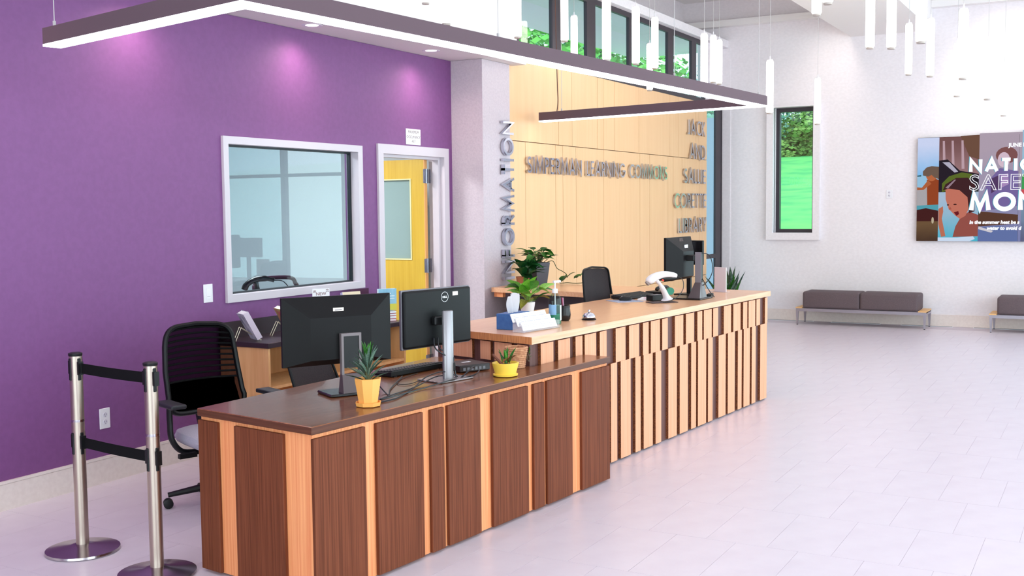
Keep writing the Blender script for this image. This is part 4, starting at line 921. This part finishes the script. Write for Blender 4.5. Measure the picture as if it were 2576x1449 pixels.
def letter_mesh(ch, cap, depth, sw=.115, wx=1.0):
    b = BM()
    for st in ALPHA[ch][1]:
        P = [Vector((p[0]*wx, p[1])) for p in st]; closed = (P[0]-P[-1]).length < 1e-4
        if closed: P = P[:-1]
        n = len(P); L_, R_ = [], []
        for i in range(n):
            a = P[i-1] if (closed or i > 0) else None; c = P[(i+1) % n] if (closed or i < n-1) else None
            d1 = (P[i]-a).normalized() if a is not None else None; d2_ = (c-P[i]).normalized() if c is not None else None
            if d1 is None: d1 = d2_
            if d2_ is None: d2_ = d1
            n1 = Vector((-d1.y, d1.x)); n2 = Vector((-d2_.y, d2_.x)); m = n1+n2
            m = n1 if m.length < .3 else m.normalized(); k = sw/2/max(.42, m.dot(n1))
            L_.append(P[i]+m*k); R_.append(P[i]-m*k)
        f = [[b.verts.new((q.x*cap, y, q.y*cap)) for q in Q] for Q in (L_, R_) for y in (-depth, 0)]   # Lf Lb Rf Rb
        for i in range(n if closed else n-1):
            j = (i+1) % n
            b.faces.new((f[0][i], f[0][j], f[2][j], f[2][i])); b.faces.new((f[1][i], f[3][i], f[3][j], f[1][j]))
            b.faces.new((f[0][i], f[1][i], f[1][j], f[0][j])); b.faces.new((f[2][i], f[2][j], f[3][j], f[3][i]))
        if not closed:
            b.faces.new((f[0][0], f[2][0], f[3][0], f[1][0])); b.faces.new((f[0][-1], f[1][-1], f[3][-1], f[2][-1]))
    return b
def lay_out(txt, cap, total, gap=.16, word=.42):
    w = sum(ALPHA[c][0] if c != ' ' else word for c in txt); gaps = len(txt)-1
    wx = total/(cap*(w+gap*gaps)); out = []; x = 0
    for c in txt:
        cw = (ALPHA[c][0] if c != ' ' else word)*wx*cap
        if c != ' ': out.append((c, x))
        x += cw + gap*wx*cap
    return out, wx
def sign_row(root, txt, x0, x1, z0, cap, depth=.022):
    lay, wx = lay_out(txt, cap, x1-x0)
    for c, x in lay:
        o = obj('letter', letter_mesh(c, cap, depth, .12, wx), chrome, root, loc=(x0+x, -.012, z0))
sg = thing('wall_lettering', 'steel letters SIMPERMAN LEARNING COMMONS across the maple wall', 'lettering', (0, YY-.018, 0))
sign_row(sg, 'SIMPERMAN LEARNING COMMONS', 9.54, 13.36, 2.0, .163)
sg = thing('wall_lettering', 'steel letters JACK AND SALLIE CORETTE LIBRARY stacked in five lines', 'lettering', (0, YY-.018, 0))
for w_, x0, x1, z0 in (('JACK', 14.13, 14.83, 2.625), ('AND', 14.21, 14.85, 2.30), ('SALLIE', 13.98, 14.86, 1.967), ('CORETTE', 13.62, 14.88, 1.634), ('LIBRARY', 13.79, 14.89, 1.302)):
    sign_row(sg, w_, x0, x1, z0, .195)
sg = thing('wall_lettering', 'steel letters INFORMATION running up the white pier', 'lettering', (0, 5.087, 0))
lay, wx = lay_out('INFORMATION', .2, 1.485, .20)
for c, x in lay:
    b = letter_mesh(c, .2, .03, .12, wx); xf(b, Matrix.Rotation(R(-90), 4, 'Y'))
    obj('letter', b, chrome, sg, loc=(9.188, -.012, .985+x))

# ------------------------------------------------------------------ plates and small wall signs
t = thing('occupancy_sign', 'small white maximum occupancy sign above the door', 'sign', (8.037, WY, 2.217))
b = BM(); box(b, -.112, .112, -.008, 0, 0, .137); bevel(b, .002, 1); pl = obj('plate', b, paper, t)
text('lettering', 'MAXIMUM', .036, M('sign_ink_brown', (96, 80, 84), .6), pl, Matrix.Translation((0, -.0083, .098)) @ FACE_MY, 'CENTER')
text('lettering', 'OCCUPANCY', .034, M('sign_ink_brown', 0), pl, Matrix.Translation((0, -.0083, .056)) @ FACE_MY, 'CENTER')
text('lettering', '417', .036, M('sign_ink_brown', 0), pl, Matrix.Translation((0, -.0083, .018)) @ FACE_MY, 'CENTER')
def plate(name, label, cat, loc, rotz, w, h, outlet):
    t = thing(name, label, cat, loc, rotz)
    b = BM(); box(b, -w/2, w/2, -.007, 0, -h/2, h/2); bevel(b, .002, 1); obj('cover_plate', b, white_plastic, t)
    if outlet:
        for z in (-.022, .022):
            b = BM(); lathe(b, [(.017, 0), (.016, .003)], 16); xf(b, Matrix.Translation((0, -.0065, z)) @ Matrix.Rotation(R(90), 4, 'X')); s = obj('socket', b, M('socket_white', (214, 208, 218), .4), t)
            b = BM(); box(b, -.008, -.005, -.0098, -.0094, z-.002, z+.008); box(b, .005, .008, -.0098, -.0094, z-.002, z+.008); box(b, -.002, .002, -.0098, -.0094, z-.010, z-.006); obj('slots', b, ink, s)
    else:
        b = BM(); box(b, -.017, .017, -.010, -.007, -.034, .034); obj('rocker', b, M('rocker_white', (238, 234, 238), .35), t)
        b = BM(); box(b, -.014, .014, -.0104, -.010, -.022, -.020); obj('dimmer_slot', b, grey_plastic, t)
plate('light_switch', 'white dimmer switch on the purple wall left of the window', 'switch', (5.517, WY, 1.10), 0, .085, .125, False)
plate('wall_outlet', 'white double outlet low on the purple wall', 'outlet', (4.613, WY, .397), 0, .078, .125, True)
plate('wall_outlet', 'white outlet on the end wall left of the screen', 'outlet', (EX, 2.77, 1.795), R(-90), .08, .115, True)

# ------------------------------------------------------------------ video screen on the end wall
tv = thing('video_screen', 'wall screen showing a NATIONAL SAFETY MONTH slide', 'screen', (EX, 2.40, 1.155))
SW, SH = 2.5, 1.387
b = BM(); box(b, -.055, -.02, -SW, 0, 0, SH); bevel(b, .003, 1); obj('cabinet', b, black_plastic, tv)
b = BM(); box(b, -.02, 0, -SW+.3, -.3, .2, SH-.2); obj('wall_mount', b, black_plastic, tv)
def uv(x, y): return ((x-275)/904, (1297-y)/852)
layer = [0]
def patch(name, pts, col, parent, e=.64):
    layer[0] += 1; xo = -.0555 - layer[0]*.00012
    b = BM(); vs = [b.verts.new((xo, -uv(*p)[0], uv(*p)[1])) for p in pts]; b.faces.new(vs)
    return obj(name, b, emission('slide_%02x%02x%02x' % col, col, e), parent)
def gradient(name, x0, x1, y0, y1, c0, c1, parent):
    layer[0] += 1; xo = -.0555 - layer[0]*.00012
    b = BM(); a0, a1 = uv(x0, y1), uv(x1, y0); v = [b.verts.new(p) for p in ((xo, -a0[0], a0[1]), (xo, -a1[0], a0[1]), (xo, -a1[0], a1[1]), (xo, -a0[0], a1[1]))]; b.faces.new(v)
    m = bpy.data.materials.new(name); m.use_nodes = True; nt = m.node_tree; nt.nodes.remove(nt.nodes['Principled BSDF'])
    tc = nt.nodes.new('ShaderNodeTexCoord'); sp = nt.nodes.new('ShaderNodeSeparateXYZ'); nz = nt.nodes.new('ShaderNodeTexNoise'); nz.inputs['Scale'].default_value = 5
    ad = nt.nodes.new('ShaderNodeMath'); ad.operation = 'MULTIPLY_ADD'; ad.inputs[1].default_value = .35
    rp = nt.nodes.new('ShaderNodeValToRGB'); rp.color_ramp.elements[0].color = lin(c1); rp.color_ramp.elements[1].color = lin(c0); rp.color_ramp.elements[0].position = .15; rp.color_ramp.elements[1].position = 1.15 if False else 1.0
    em = nt.nodes.new('ShaderNodeEmission')
    nt.links.new(tc.outputs['Generated'], sp.inputs[0]); nt.links.new(tc.outputs['Object'], nz.inputs['Vector'])
    nt.links.new(nz.outputs['Fac'], ad.inputs[0]); nt.links.new(sp.outputs['Z'], ad.inputs[2]); nt.links.new(ad.outputs[0], rp.inputs['Fac']); nt.links.new(rp.outputs['Color'], em.inputs['Color']); em.inputs['Strength'].default_value = .64; nt.links.new(em.outputs[0], nt.nodes['Material Output'].inputs[0])
    return obj(name, b, m, parent)
def el(cx, cy, rx, ry, n=18, rot=0): return [(cx+rx*math.cos(2*PI*k/n)*math.cos(rot)-ry*math.sin(2*PI*k/n)*math.sin(rot), cy+rx*math.cos(2*PI*k/n)*math.sin(rot)+ry*math.sin(2*PI*k/n)*math.cos(rot)) for k in range(n)]
sl = gradient('picture', 275, 522, 118, 560, (206, 216, 246), (120, 186, 236), tv)
patch('picture', [(275, 545), (522, 545), (522, 700), (275, 690)], (150, 196, 226), tv); patch('picture', [(275, 545), (320, 540), (320, 556), (275, 558)], (40, 84, 92), tv)
patch('picture', [(275, 690), (522, 690), (522, 900), (275, 900)], (172, 168, 172), tv)
patch('picture', [(385, 600), (455, 570), (522, 600), (522, 890), (395, 890)], (150, 70, 40), tv); patch('picture', [(275, 680), (330, 685), (400, 600), (440, 640), (350, 710), (275, 712)], (176, 98, 62), tv)
patch('picture', el(440, 540, 66, 72), (186, 104, 66), tv); patch('picture', [(340, 545), (338, 500), (380, 455), (440, 440), (522, 450), (522, 590), (470, 570), (440, 540), (400, 560)], (112, 92, 80), tv)
patch('picture', [(275, 890), (522, 880), (522, 960), (400, 940), (275, 960)], (84, 160, 176), tv); patch('picture', [(275, 940), (380, 920), (522, 950), (522, 1120), (275, 1080)], (70, 34, 34), tv)
gradient('picture', 275, 522, 1070, 1297, (110, 84, 60), (74, 54, 44), tv); patch('picture', el(460, 1060, 14, 38), (190, 176, 150), tv)
gradient('picture', 522, 972, 116, 560, (120, 84, 84), (160, 124, 128), tv)
patch('picture', [(760, 110), (972, 105), (972, 380), (860, 340)], (112, 80, 66), tv)
for x in (560, 660, 770): patch('picture', [(x, 160), (x+24, 160), (x+40, 480), (x+8, 480)], (190, 160, 170), tv)
patch('picture', [(522, 380), (620, 370), (760, 500), (972, 540), (972, 700), (522, 720)], (42, 34, 44), tv); patch('picture', [(560, 400), (640, 400), (740, 510), (700, 520)], (180, 176, 196), tv)
patch('picture', [(560, 640), (640, 560), (780, 520), (900, 540), (860, 660), (560, 740)], (92, 108, 44), tv)
gradient('picture', 522, 972, 740, 1297, (170, 190, 214), (70, 180, 206), tv)
patch('picture', [(770, 1040), (870, 960), (972, 1000), (972, 1240), (690, 1250), (720, 1130)], (150, 82, 74), tv)
patch('picture', [(600, 690), (660, 640), (790, 620), (880, 700), (880, 900), (830, 1010), (770, 1045), (720, 1010), (640, 930), (605, 820)], (196, 116, 98), tv)
patch('picture', [(570, 720), (600, 650), (720, 580), (850, 580), (930, 660), (930, 960), (870, 980), (850, 800), (760, 720), (640, 700)], (66, 38, 42), tv)
patch('picture', [(600, 690), (700, 600), (720, 600), (630, 700)], (150, 126, 140), tv)
patch('picture', [(700, 970), (750, 955), (760, 990), (730, 1010)], (110, 30, 40), tv); patch('picture', el(712, 880, 20, 8), (60, 30, 30), tv); patch('picture', el(632, 885, 12, 8), (60, 30, 30), tv); patch('picture', [(655, 900), (640, 940), (675, 935)], (170, 92, 78), tv)
patch('picture', [(525, 930), (575, 900), (580, 960), (565, 1040), (610, 1240), (560, 1250), (525, 1100)], (188, 112, 90), tv)
patch('picture', [(522, 1255), (740, 1255), (920, 1240), (940, 1270), (880, 1297), (522, 1297)], (206, 222, 244), tv)
gradient('picture', 972, 1437, 90, 1297, (176, 160, 176), (120, 128, 176), tv)
patch('picture', el(1270, 340, 118, 92), (128, 84, 84), tv); patch('picture', el(1240, 390, 66, 84), (214, 190, 206), tv)
patch('picture', [(1060, 640), (1200, 480), (1400, 520), (1405, 900), (1000, 960)], (120, 104, 160), tv); patch('picture', [(1100, 600), (1190, 560), (1210, 700), (1110, 760)], (84, 60, 100), tv); patch('picture', [(1210, 560), (1290, 540), (1300, 660), (1220, 700)], (170, 140, 190), tv)
patch('picture', [(972, 960), (1405, 1000), (1405, 1100), (972, 1130)], (92, 62, 50), tv); patch('picture', [(972, 1140), (1200, 1120), (1405, 1180), (1405, 1297), (972, 1297)], (100, 116, 168), tv); patch('picture', [(980, 1130), (1140, 1180), (1120, 1200), (975, 1160)], (210, 206, 214), tv)
gradient('picture', 1437, 2535, 70, 1297, (156, 196, 220), (90, 84, 120), tv)
patch('picture', [(1437, 560), (1500, 540), (1700, 640), (1700, 720), (1437, 720)], (70, 160, 90), tv); patch('picture', [(1437, 720), (1700, 700), (1700, 800), (1437, 800)], (206, 84, 90), tv)
b = BM(); layer[0] += 4; xo = -.0555 - layer[0]*.00012; box(b, xo, -.055, -1.2515, -1.2490, 0, SH); obj('panel_seam', b, black_plastic, tv)
def tv_text(s, x, y, cap, **kw):
    u, v = uv(x, y); layer[0] += 2; xo = -.0558 - layer[0]*.00012
    mt = kw.pop('mat', emission('slide_text', (244, 246, 255), .80))
    return text('lettering', s, cap/852/.73, mt, tv, Matrix.Translation((xo, -u, v)) @ FACE_MX, **kw)
tv_text('JUNE I', 1290, 250, 42, offset=.003)
shadow = emission('slide_text_teal', (70, 170, 190), .6)
def tv_bold(word, x, y, cap, wx, gap, sw):
    ch = cap/852
    for dx, mt in ((-.008, shadow), (0, emission('slide_text', (244, 246, 255), .80))):
        u, v = uv(x, y); u += dx; layer[0] += 2; xo = -.0558 - layer[0]*.00012
        for c in word:
            m = letter_mesh(c, ch, .0002, sw, wx); xf(m, Matrix.Translation((xo, -u, v)) @ Matrix.Rotation(R(-90), 4, 'Z')); obj('lettering', m, mt, tv); u += (ALPHA[c][0]+gap)*wx*ch
tv_bold('NATIONAL', 872, 515, 136, 1.16, .26, .27)
tv_text('SAFETY', 862, 722, 180, outline=.004, space=1.06)
tv_bold('MONTH', 882, 948, 186, 1.12, .22, .27)
tv_text('In the summer heat be s', 876, 1100, 38, offset=.003, shear=.15); tv_text('water to avoid d', 1070, 1166, 38, offset=.003, shear=.15)

# ------------------------------------------------------------------ benches by the end wall
brown_up = M('brown_upholstery', (104, 88, 92), .9, col2=(94, 80, 84), scale=(120, 120, 120)); bench_leg = M('bench_metal', (160, 152, 162), .4, .5); oak = M('oak_slab', (232, 180, 118), .5)
def bench(label, y_near):
    t = thing('bench', label, 'bench', (15.205, y_near, 0), 0, 'upholstered benches along the end wall')   # local +y towards the purple wall
    L, D = 1.71, .46
    for a, c in ((.10, L/2-.001), (L/2+.001, L-.085)):
        b = BM(); box(b, .012, D-.012, a, c, .232, .462); bevel(b, .035, 3); obj('cushion', b, brown_up, t, True)
    b = BM(); box(b, -.004, D+.004, -.004, .099, .2285, .243); obj('end_slab', b, oak, t); b = BM(); box(b, -.004, D+.004, L-.084, L+.004, .2285, .243); obj('end_slab', b, oak, t)
    b = BM(); box(b, 0, .03, 0, L, .188, .228); box(b, D-.03, D, 0, L, .188, .228); box(b, .03, D-.03, 0, .03, .188, .212); box(b, .03, D-.03, L-.03, L, .188, .212); obj('frame', b, bench_leg, t)
    for x, y, sx, sy in ((0, 0, 1, 1), (D-.035, 0, -1, 1), (0, L-.035, 1, -1), (D-.035, L-.035, -1, -1)):
        b = BM(); dx, dy = -.0*sx, -.0*sy
        quadbox(b, [(x+.008, y+.008, .008), (x+.026, y+.008, .008), (x+.026, y+.026, .008), (x+.008, y+.026, .008), (x, y, .19), (x+.035, y, .19), (x+.035, y+.035, .19), (x, y+.035, .19)]); lg = obj('leg', b, bench_leg, t)
        b = BM(); box(b, x+.008, x+.026, y+.008, y+.026, 0, .008); obj('glide', b, black_plastic, lg)
bench('long brown two-cushion bench under the slot window wall', 2.19); bench('brown bench cut off by the right edge of view', -.29)
for i, (ya, yb) in enumerate(((3.77, 4.44), (2.85, 3.52), (1.91, 2.58), (.99, 1.66))):
    b = BM(); box(b, EX-.10, EX-.03, ya, yb, .0, .004); o = obj('floor_grille', b, M('grille_white', (238, 238, 244), .4), None)
    tag(o, ('linear floor grille left of the near bench', 'linear floor grille under the two-cushion bench', 'linear floor grille under the right end of the two-cushion bench', 'linear floor grille under the cut off bench')[i], 'grille', 'floor grilles along the end wall')
    for k in range(3):
        b = BM(); box(b, EX-.09+.02*k, EX-.08+.02*k, ya+.01, yb-.01, .004, .0052); obj('slot', b, grey_plastic, o)

# spiky plants in the far corner
for i, (x, y, lb) in enumerate(((14.55, 4.72, 'arching strap-leaf plant in the corner below the narrow window'), (15.02, 4.76, 'upright blue-green snake plant in the far corner by the end wall'))):
    t = thing('corner_plant', lb, 'plant', (x, y, 0))
    b = BM(); lathe(b, [(.13, 0), (.16, .32), (.15, .33), (.14, .30), (.02, .29)], 24); obj('pot', b, M('corner_pot', (190, 184, 186), .6), t, True)
    b = BM(); lathe(b, [(.145, .28), (.02, .3)], 16); obj('soil', b, soil, t)
    for k in range(16):
        a = k*2.4; pt = rnd.uniform(30, 80) if i == 0 else rnd.uniform(68, 87)
        put_leaf(t, LV['spikeg' if k % 3 == 0 else 'spike'], (.04*math.cos(a), .04*math.sin(a), .29), a, R(pt), rnd.uniform(.35, .5) if i == 0 else rnd.uniform(.3, .55))

# ------------------------------------------------------------------ in the office behind the glass
t = thing('office_desk', 'office desk behind the window', 'desk', (6.1, 5.92, 0))
b = BM(); box(b, -.9, .7, -.30, .2, .955, .985); obj('top', b, white_plastic, t)
for s in (-.85, .62): b = BM(); box(b, s, s+.03, -.28, .18, 0, .955); obj('leg', b, grey_plastic, t)
t = thing('barcode_scanner', 'black barcode scanner on its stand behind the office window', 'scanner', (6.50, 5.86, .985), R(-55))
b = BM(); tube(b, spline([(-.10, 0, .06), (-.08, 0, .10), (-.02, 0, .135), (.06, 0, .145), (.13, 0, .13)], 4), [.026]*4+[.024]*9+[.018]*4, 10); obj('scanner_body', b, black_gloss, t, True)
b = BM(); tube(b, spline([(.016, 0, .02), (.0, 0, .06), (-.01, 0, .13)], 4), [.04, .034, .03, .026, .02, .018, .016, .016, .016], 10); obj('stand', b, black_gloss, t, True)
b = BM(); tube(b, spline([(.13, 0, .13), (.20, 0, .12), (.26, .0, .04), (.28, 0, .0)], 4), .004, 6); obj('lead', b, cable_mat, t, True)
t = thing('steel_frame_chair', 'dark maroon tubular chair back behind the office window', 'chair', (7.25, 6.30, 0), R(-18))
mar = M('maroon_tube', (62, 26, 48), .35)
b = BM(); tube(b, spline([(-.21, 0, 0), (-.21, .02, .45), (-.21, .04, .95), (-.20, .05, 1.02), (-.14, .05, 1.075), (.14, .05, 1.075), (.20, .05, 1.02), (.21, .04, .95), (.21, .02, .45), (.21, 0, 0)], 5), .018, 10); obj('back_frame', b, mar, t, True)
b = BM(); box(b, -.2, .2, -.42, .02, .43, .48); bevel(b, .015, 2); obj('seat', b, black_fabric, t)
for s in (-.2, .2): b = BM(); tube(b, [(s, -.4, .44), (s, -.42, 0)], .014, 8); obj('leg', b, mar, t)

# ------------------------------------------------------------------ outdoors
grass_m = M('lawn', (60, 158, 84), .9, col2=(104, 186, 92), scale=(1.2, 1.2, 1.2), detail=8, bump=.3)
b = BM(); NX, NY = 24, 18; g = []
for i in range(NX+1):
    x = EX+.25+i*(70-EX)/NX; row = []
    for j in range(NY+1):
        y = -30+j*75/NY; s = max(0, x-19)
        row.append(b.verts.new((x, y, -.10+min(1.25, max(0, x-16)*.8)+.098*s+.12*math.sin(x*.3+y*.21))))
    g.append(row)
for i in range(NX):
    for j in range(NY): b.faces.new((g[i][j], g[i+1][j], g[i+1][j+1], g[i][j+1]))
lw = obj('lawn', b, grass_m, None, True); lw['kind'] = 'stuff'; lw['label'] = 'bright green sloping lawn outside the slot window'; lw['category'] = 'lawn'
b = BM(); box(b, -8, EX+.2, 5.9, 40, -.14, -.10); o = struct('ground_outside', b, M('path_grey', (205, 205, 196), .9))
b = BM(); box(b, 5, EX+.7, 5.87, 6.86, 4.02, 4.16); eav = struct('eave', b, M('eave_soffit', (244, 226, 240), .8), 'pale roof overhang seen through the clerestory')
b = BM(); box(b, 16.3, 16.6, 5.3, 6.9, -.1, 3.0); struct('wall_outside', b, M('outside_render', (190, 208, 232), .8), 'pale outside pier seen through the narrow window')
def crown_mesh(seed, n, rx, rz, leaf):
    rr = random.Random(seed); vs, fs = [], []
    lobes = [(rr.uniform(-.55, .55)*rx, rr.uniform(-.55, .55)*rx, rr.uniform(-.5, .55)*rz, rr.uniform(.35, .6)*rx) for _ in range(11)]
    for _ in range(n):
        L = rr.choice(lobes); d = Vector((rr.gauss(0, 1), rr.gauss(0, 1), rr.gauss(0, 1))).normalized()*L[3]*rr.uniform(.72, 1.05)
        c = Vector(L[:3])+Vector((d.x, d.y, d.z*rz/rx)); nrm = (d.normalized()+Vector((rr.uniform(-.6, .6), rr.uniform(-.6, .6), rr.uniform(-.2, .8)))).normalized()
        a, e = frame_of(nrm); s = leaf*rr.uniform(.6, 1.4); k = len(vs)
        vs += [c+a*s, c+e*s*.6, c-a*s, c-e*s*.6]; fs.append((k, k+1, k+2, k+3))
    me = bpy.data.meshes.new('foliage'); me.from_pydata([tuple(v) for v in vs], [], fs); return me
def tree(label, loc, h, rx, rz, mat, seed, n=2600, leaf=.11, name='tree', trunk=True, group=None):
    t = thing(name, label, 'tree' if trunk else 'shrub', loc, seed, group)
    if trunk:
        b = BM(); tube(b, [(0, 0, -.2), (.1, 0, h*.4), (0, .1, h)], [.2, .15, .06], 8); tr = obj('trunk', b, M('bark', (84, 68, 58), .9, col2=(60, 48, 42), scale=(6, 6, 2)), t, True)
        for k in range(4):
            a = k*1.7+seed; b = BM(); tube(b, [(0, 0, h*.55), (rx*.5*math.cos(a), rx*.5*math.sin(a), h+.3*rz)], [.09, .03], 6); obj('branch', b, M('bark', 0), t, True)
    me = crown_mesh(seed, n, rx, rz, leaf); me.materials.append(mat); o = obj('foliage', me, None, t, loc=(0, 0, h)); o['kind'] = 'stuff'
fol = [M('foliage_fresh', (72, 160, 62), .7, col2=(120, 196, 84), scale=(1.5, 1.5, 1.5)), M('foliage_deep', (34, 116, 70), .7, col2=(70, 150, 84), scale=(1.5, 1.5, 1.5)), M('foliage_blue', (92, 146, 140), .7, col2=(150, 188, 180), scale=(1.5, 1.5, 1.5))]
tree('fresh green tree beyond the left clerestory pane', (22.6, 12.2, -.1), 4.6, 2.3, 1.9, fol[0], 1, 3600)
tree('deep green tree beyond the second clerestory pane', (26.2, 12.6, -.1), 4.8, 2.4, 1.8, fol[1], 2, 4200)
tree('green tree beyond the middle clerestory panes', (30.6, 13.2, .0), 5.0, 2.6, 1.9, fol[0], 3, 4200)
tree('blue-green tree beyond the right clerestory panes', (36.5, 13.2, .6), 3.9, 2.6, 1.9, fol[2], 4, 3000)
tree('tall deep green tree above the hedge in the slot window', (49.0, 10.6, 3.6), 5.0, 4.2, 4.2, fol[1], 5, 14000, .12)
tree('blue spruce-like tree at the left of the slot window', (42.0, 12.0, 3.0), 3.2, 1.6, 3.0, fol[2], 6, 5000, .09)
tree('rounded olive green hedge on the lawn in the slot window', (44.5, 10.9, 3.2), 1.2, 3.2, 1.7, M('foliage_olive', (98, 132, 60), .8, col2=(136, 168, 84), scale=(1.5, 1.5, 1.5)), 7, 12000, .09, 'hedge', False)
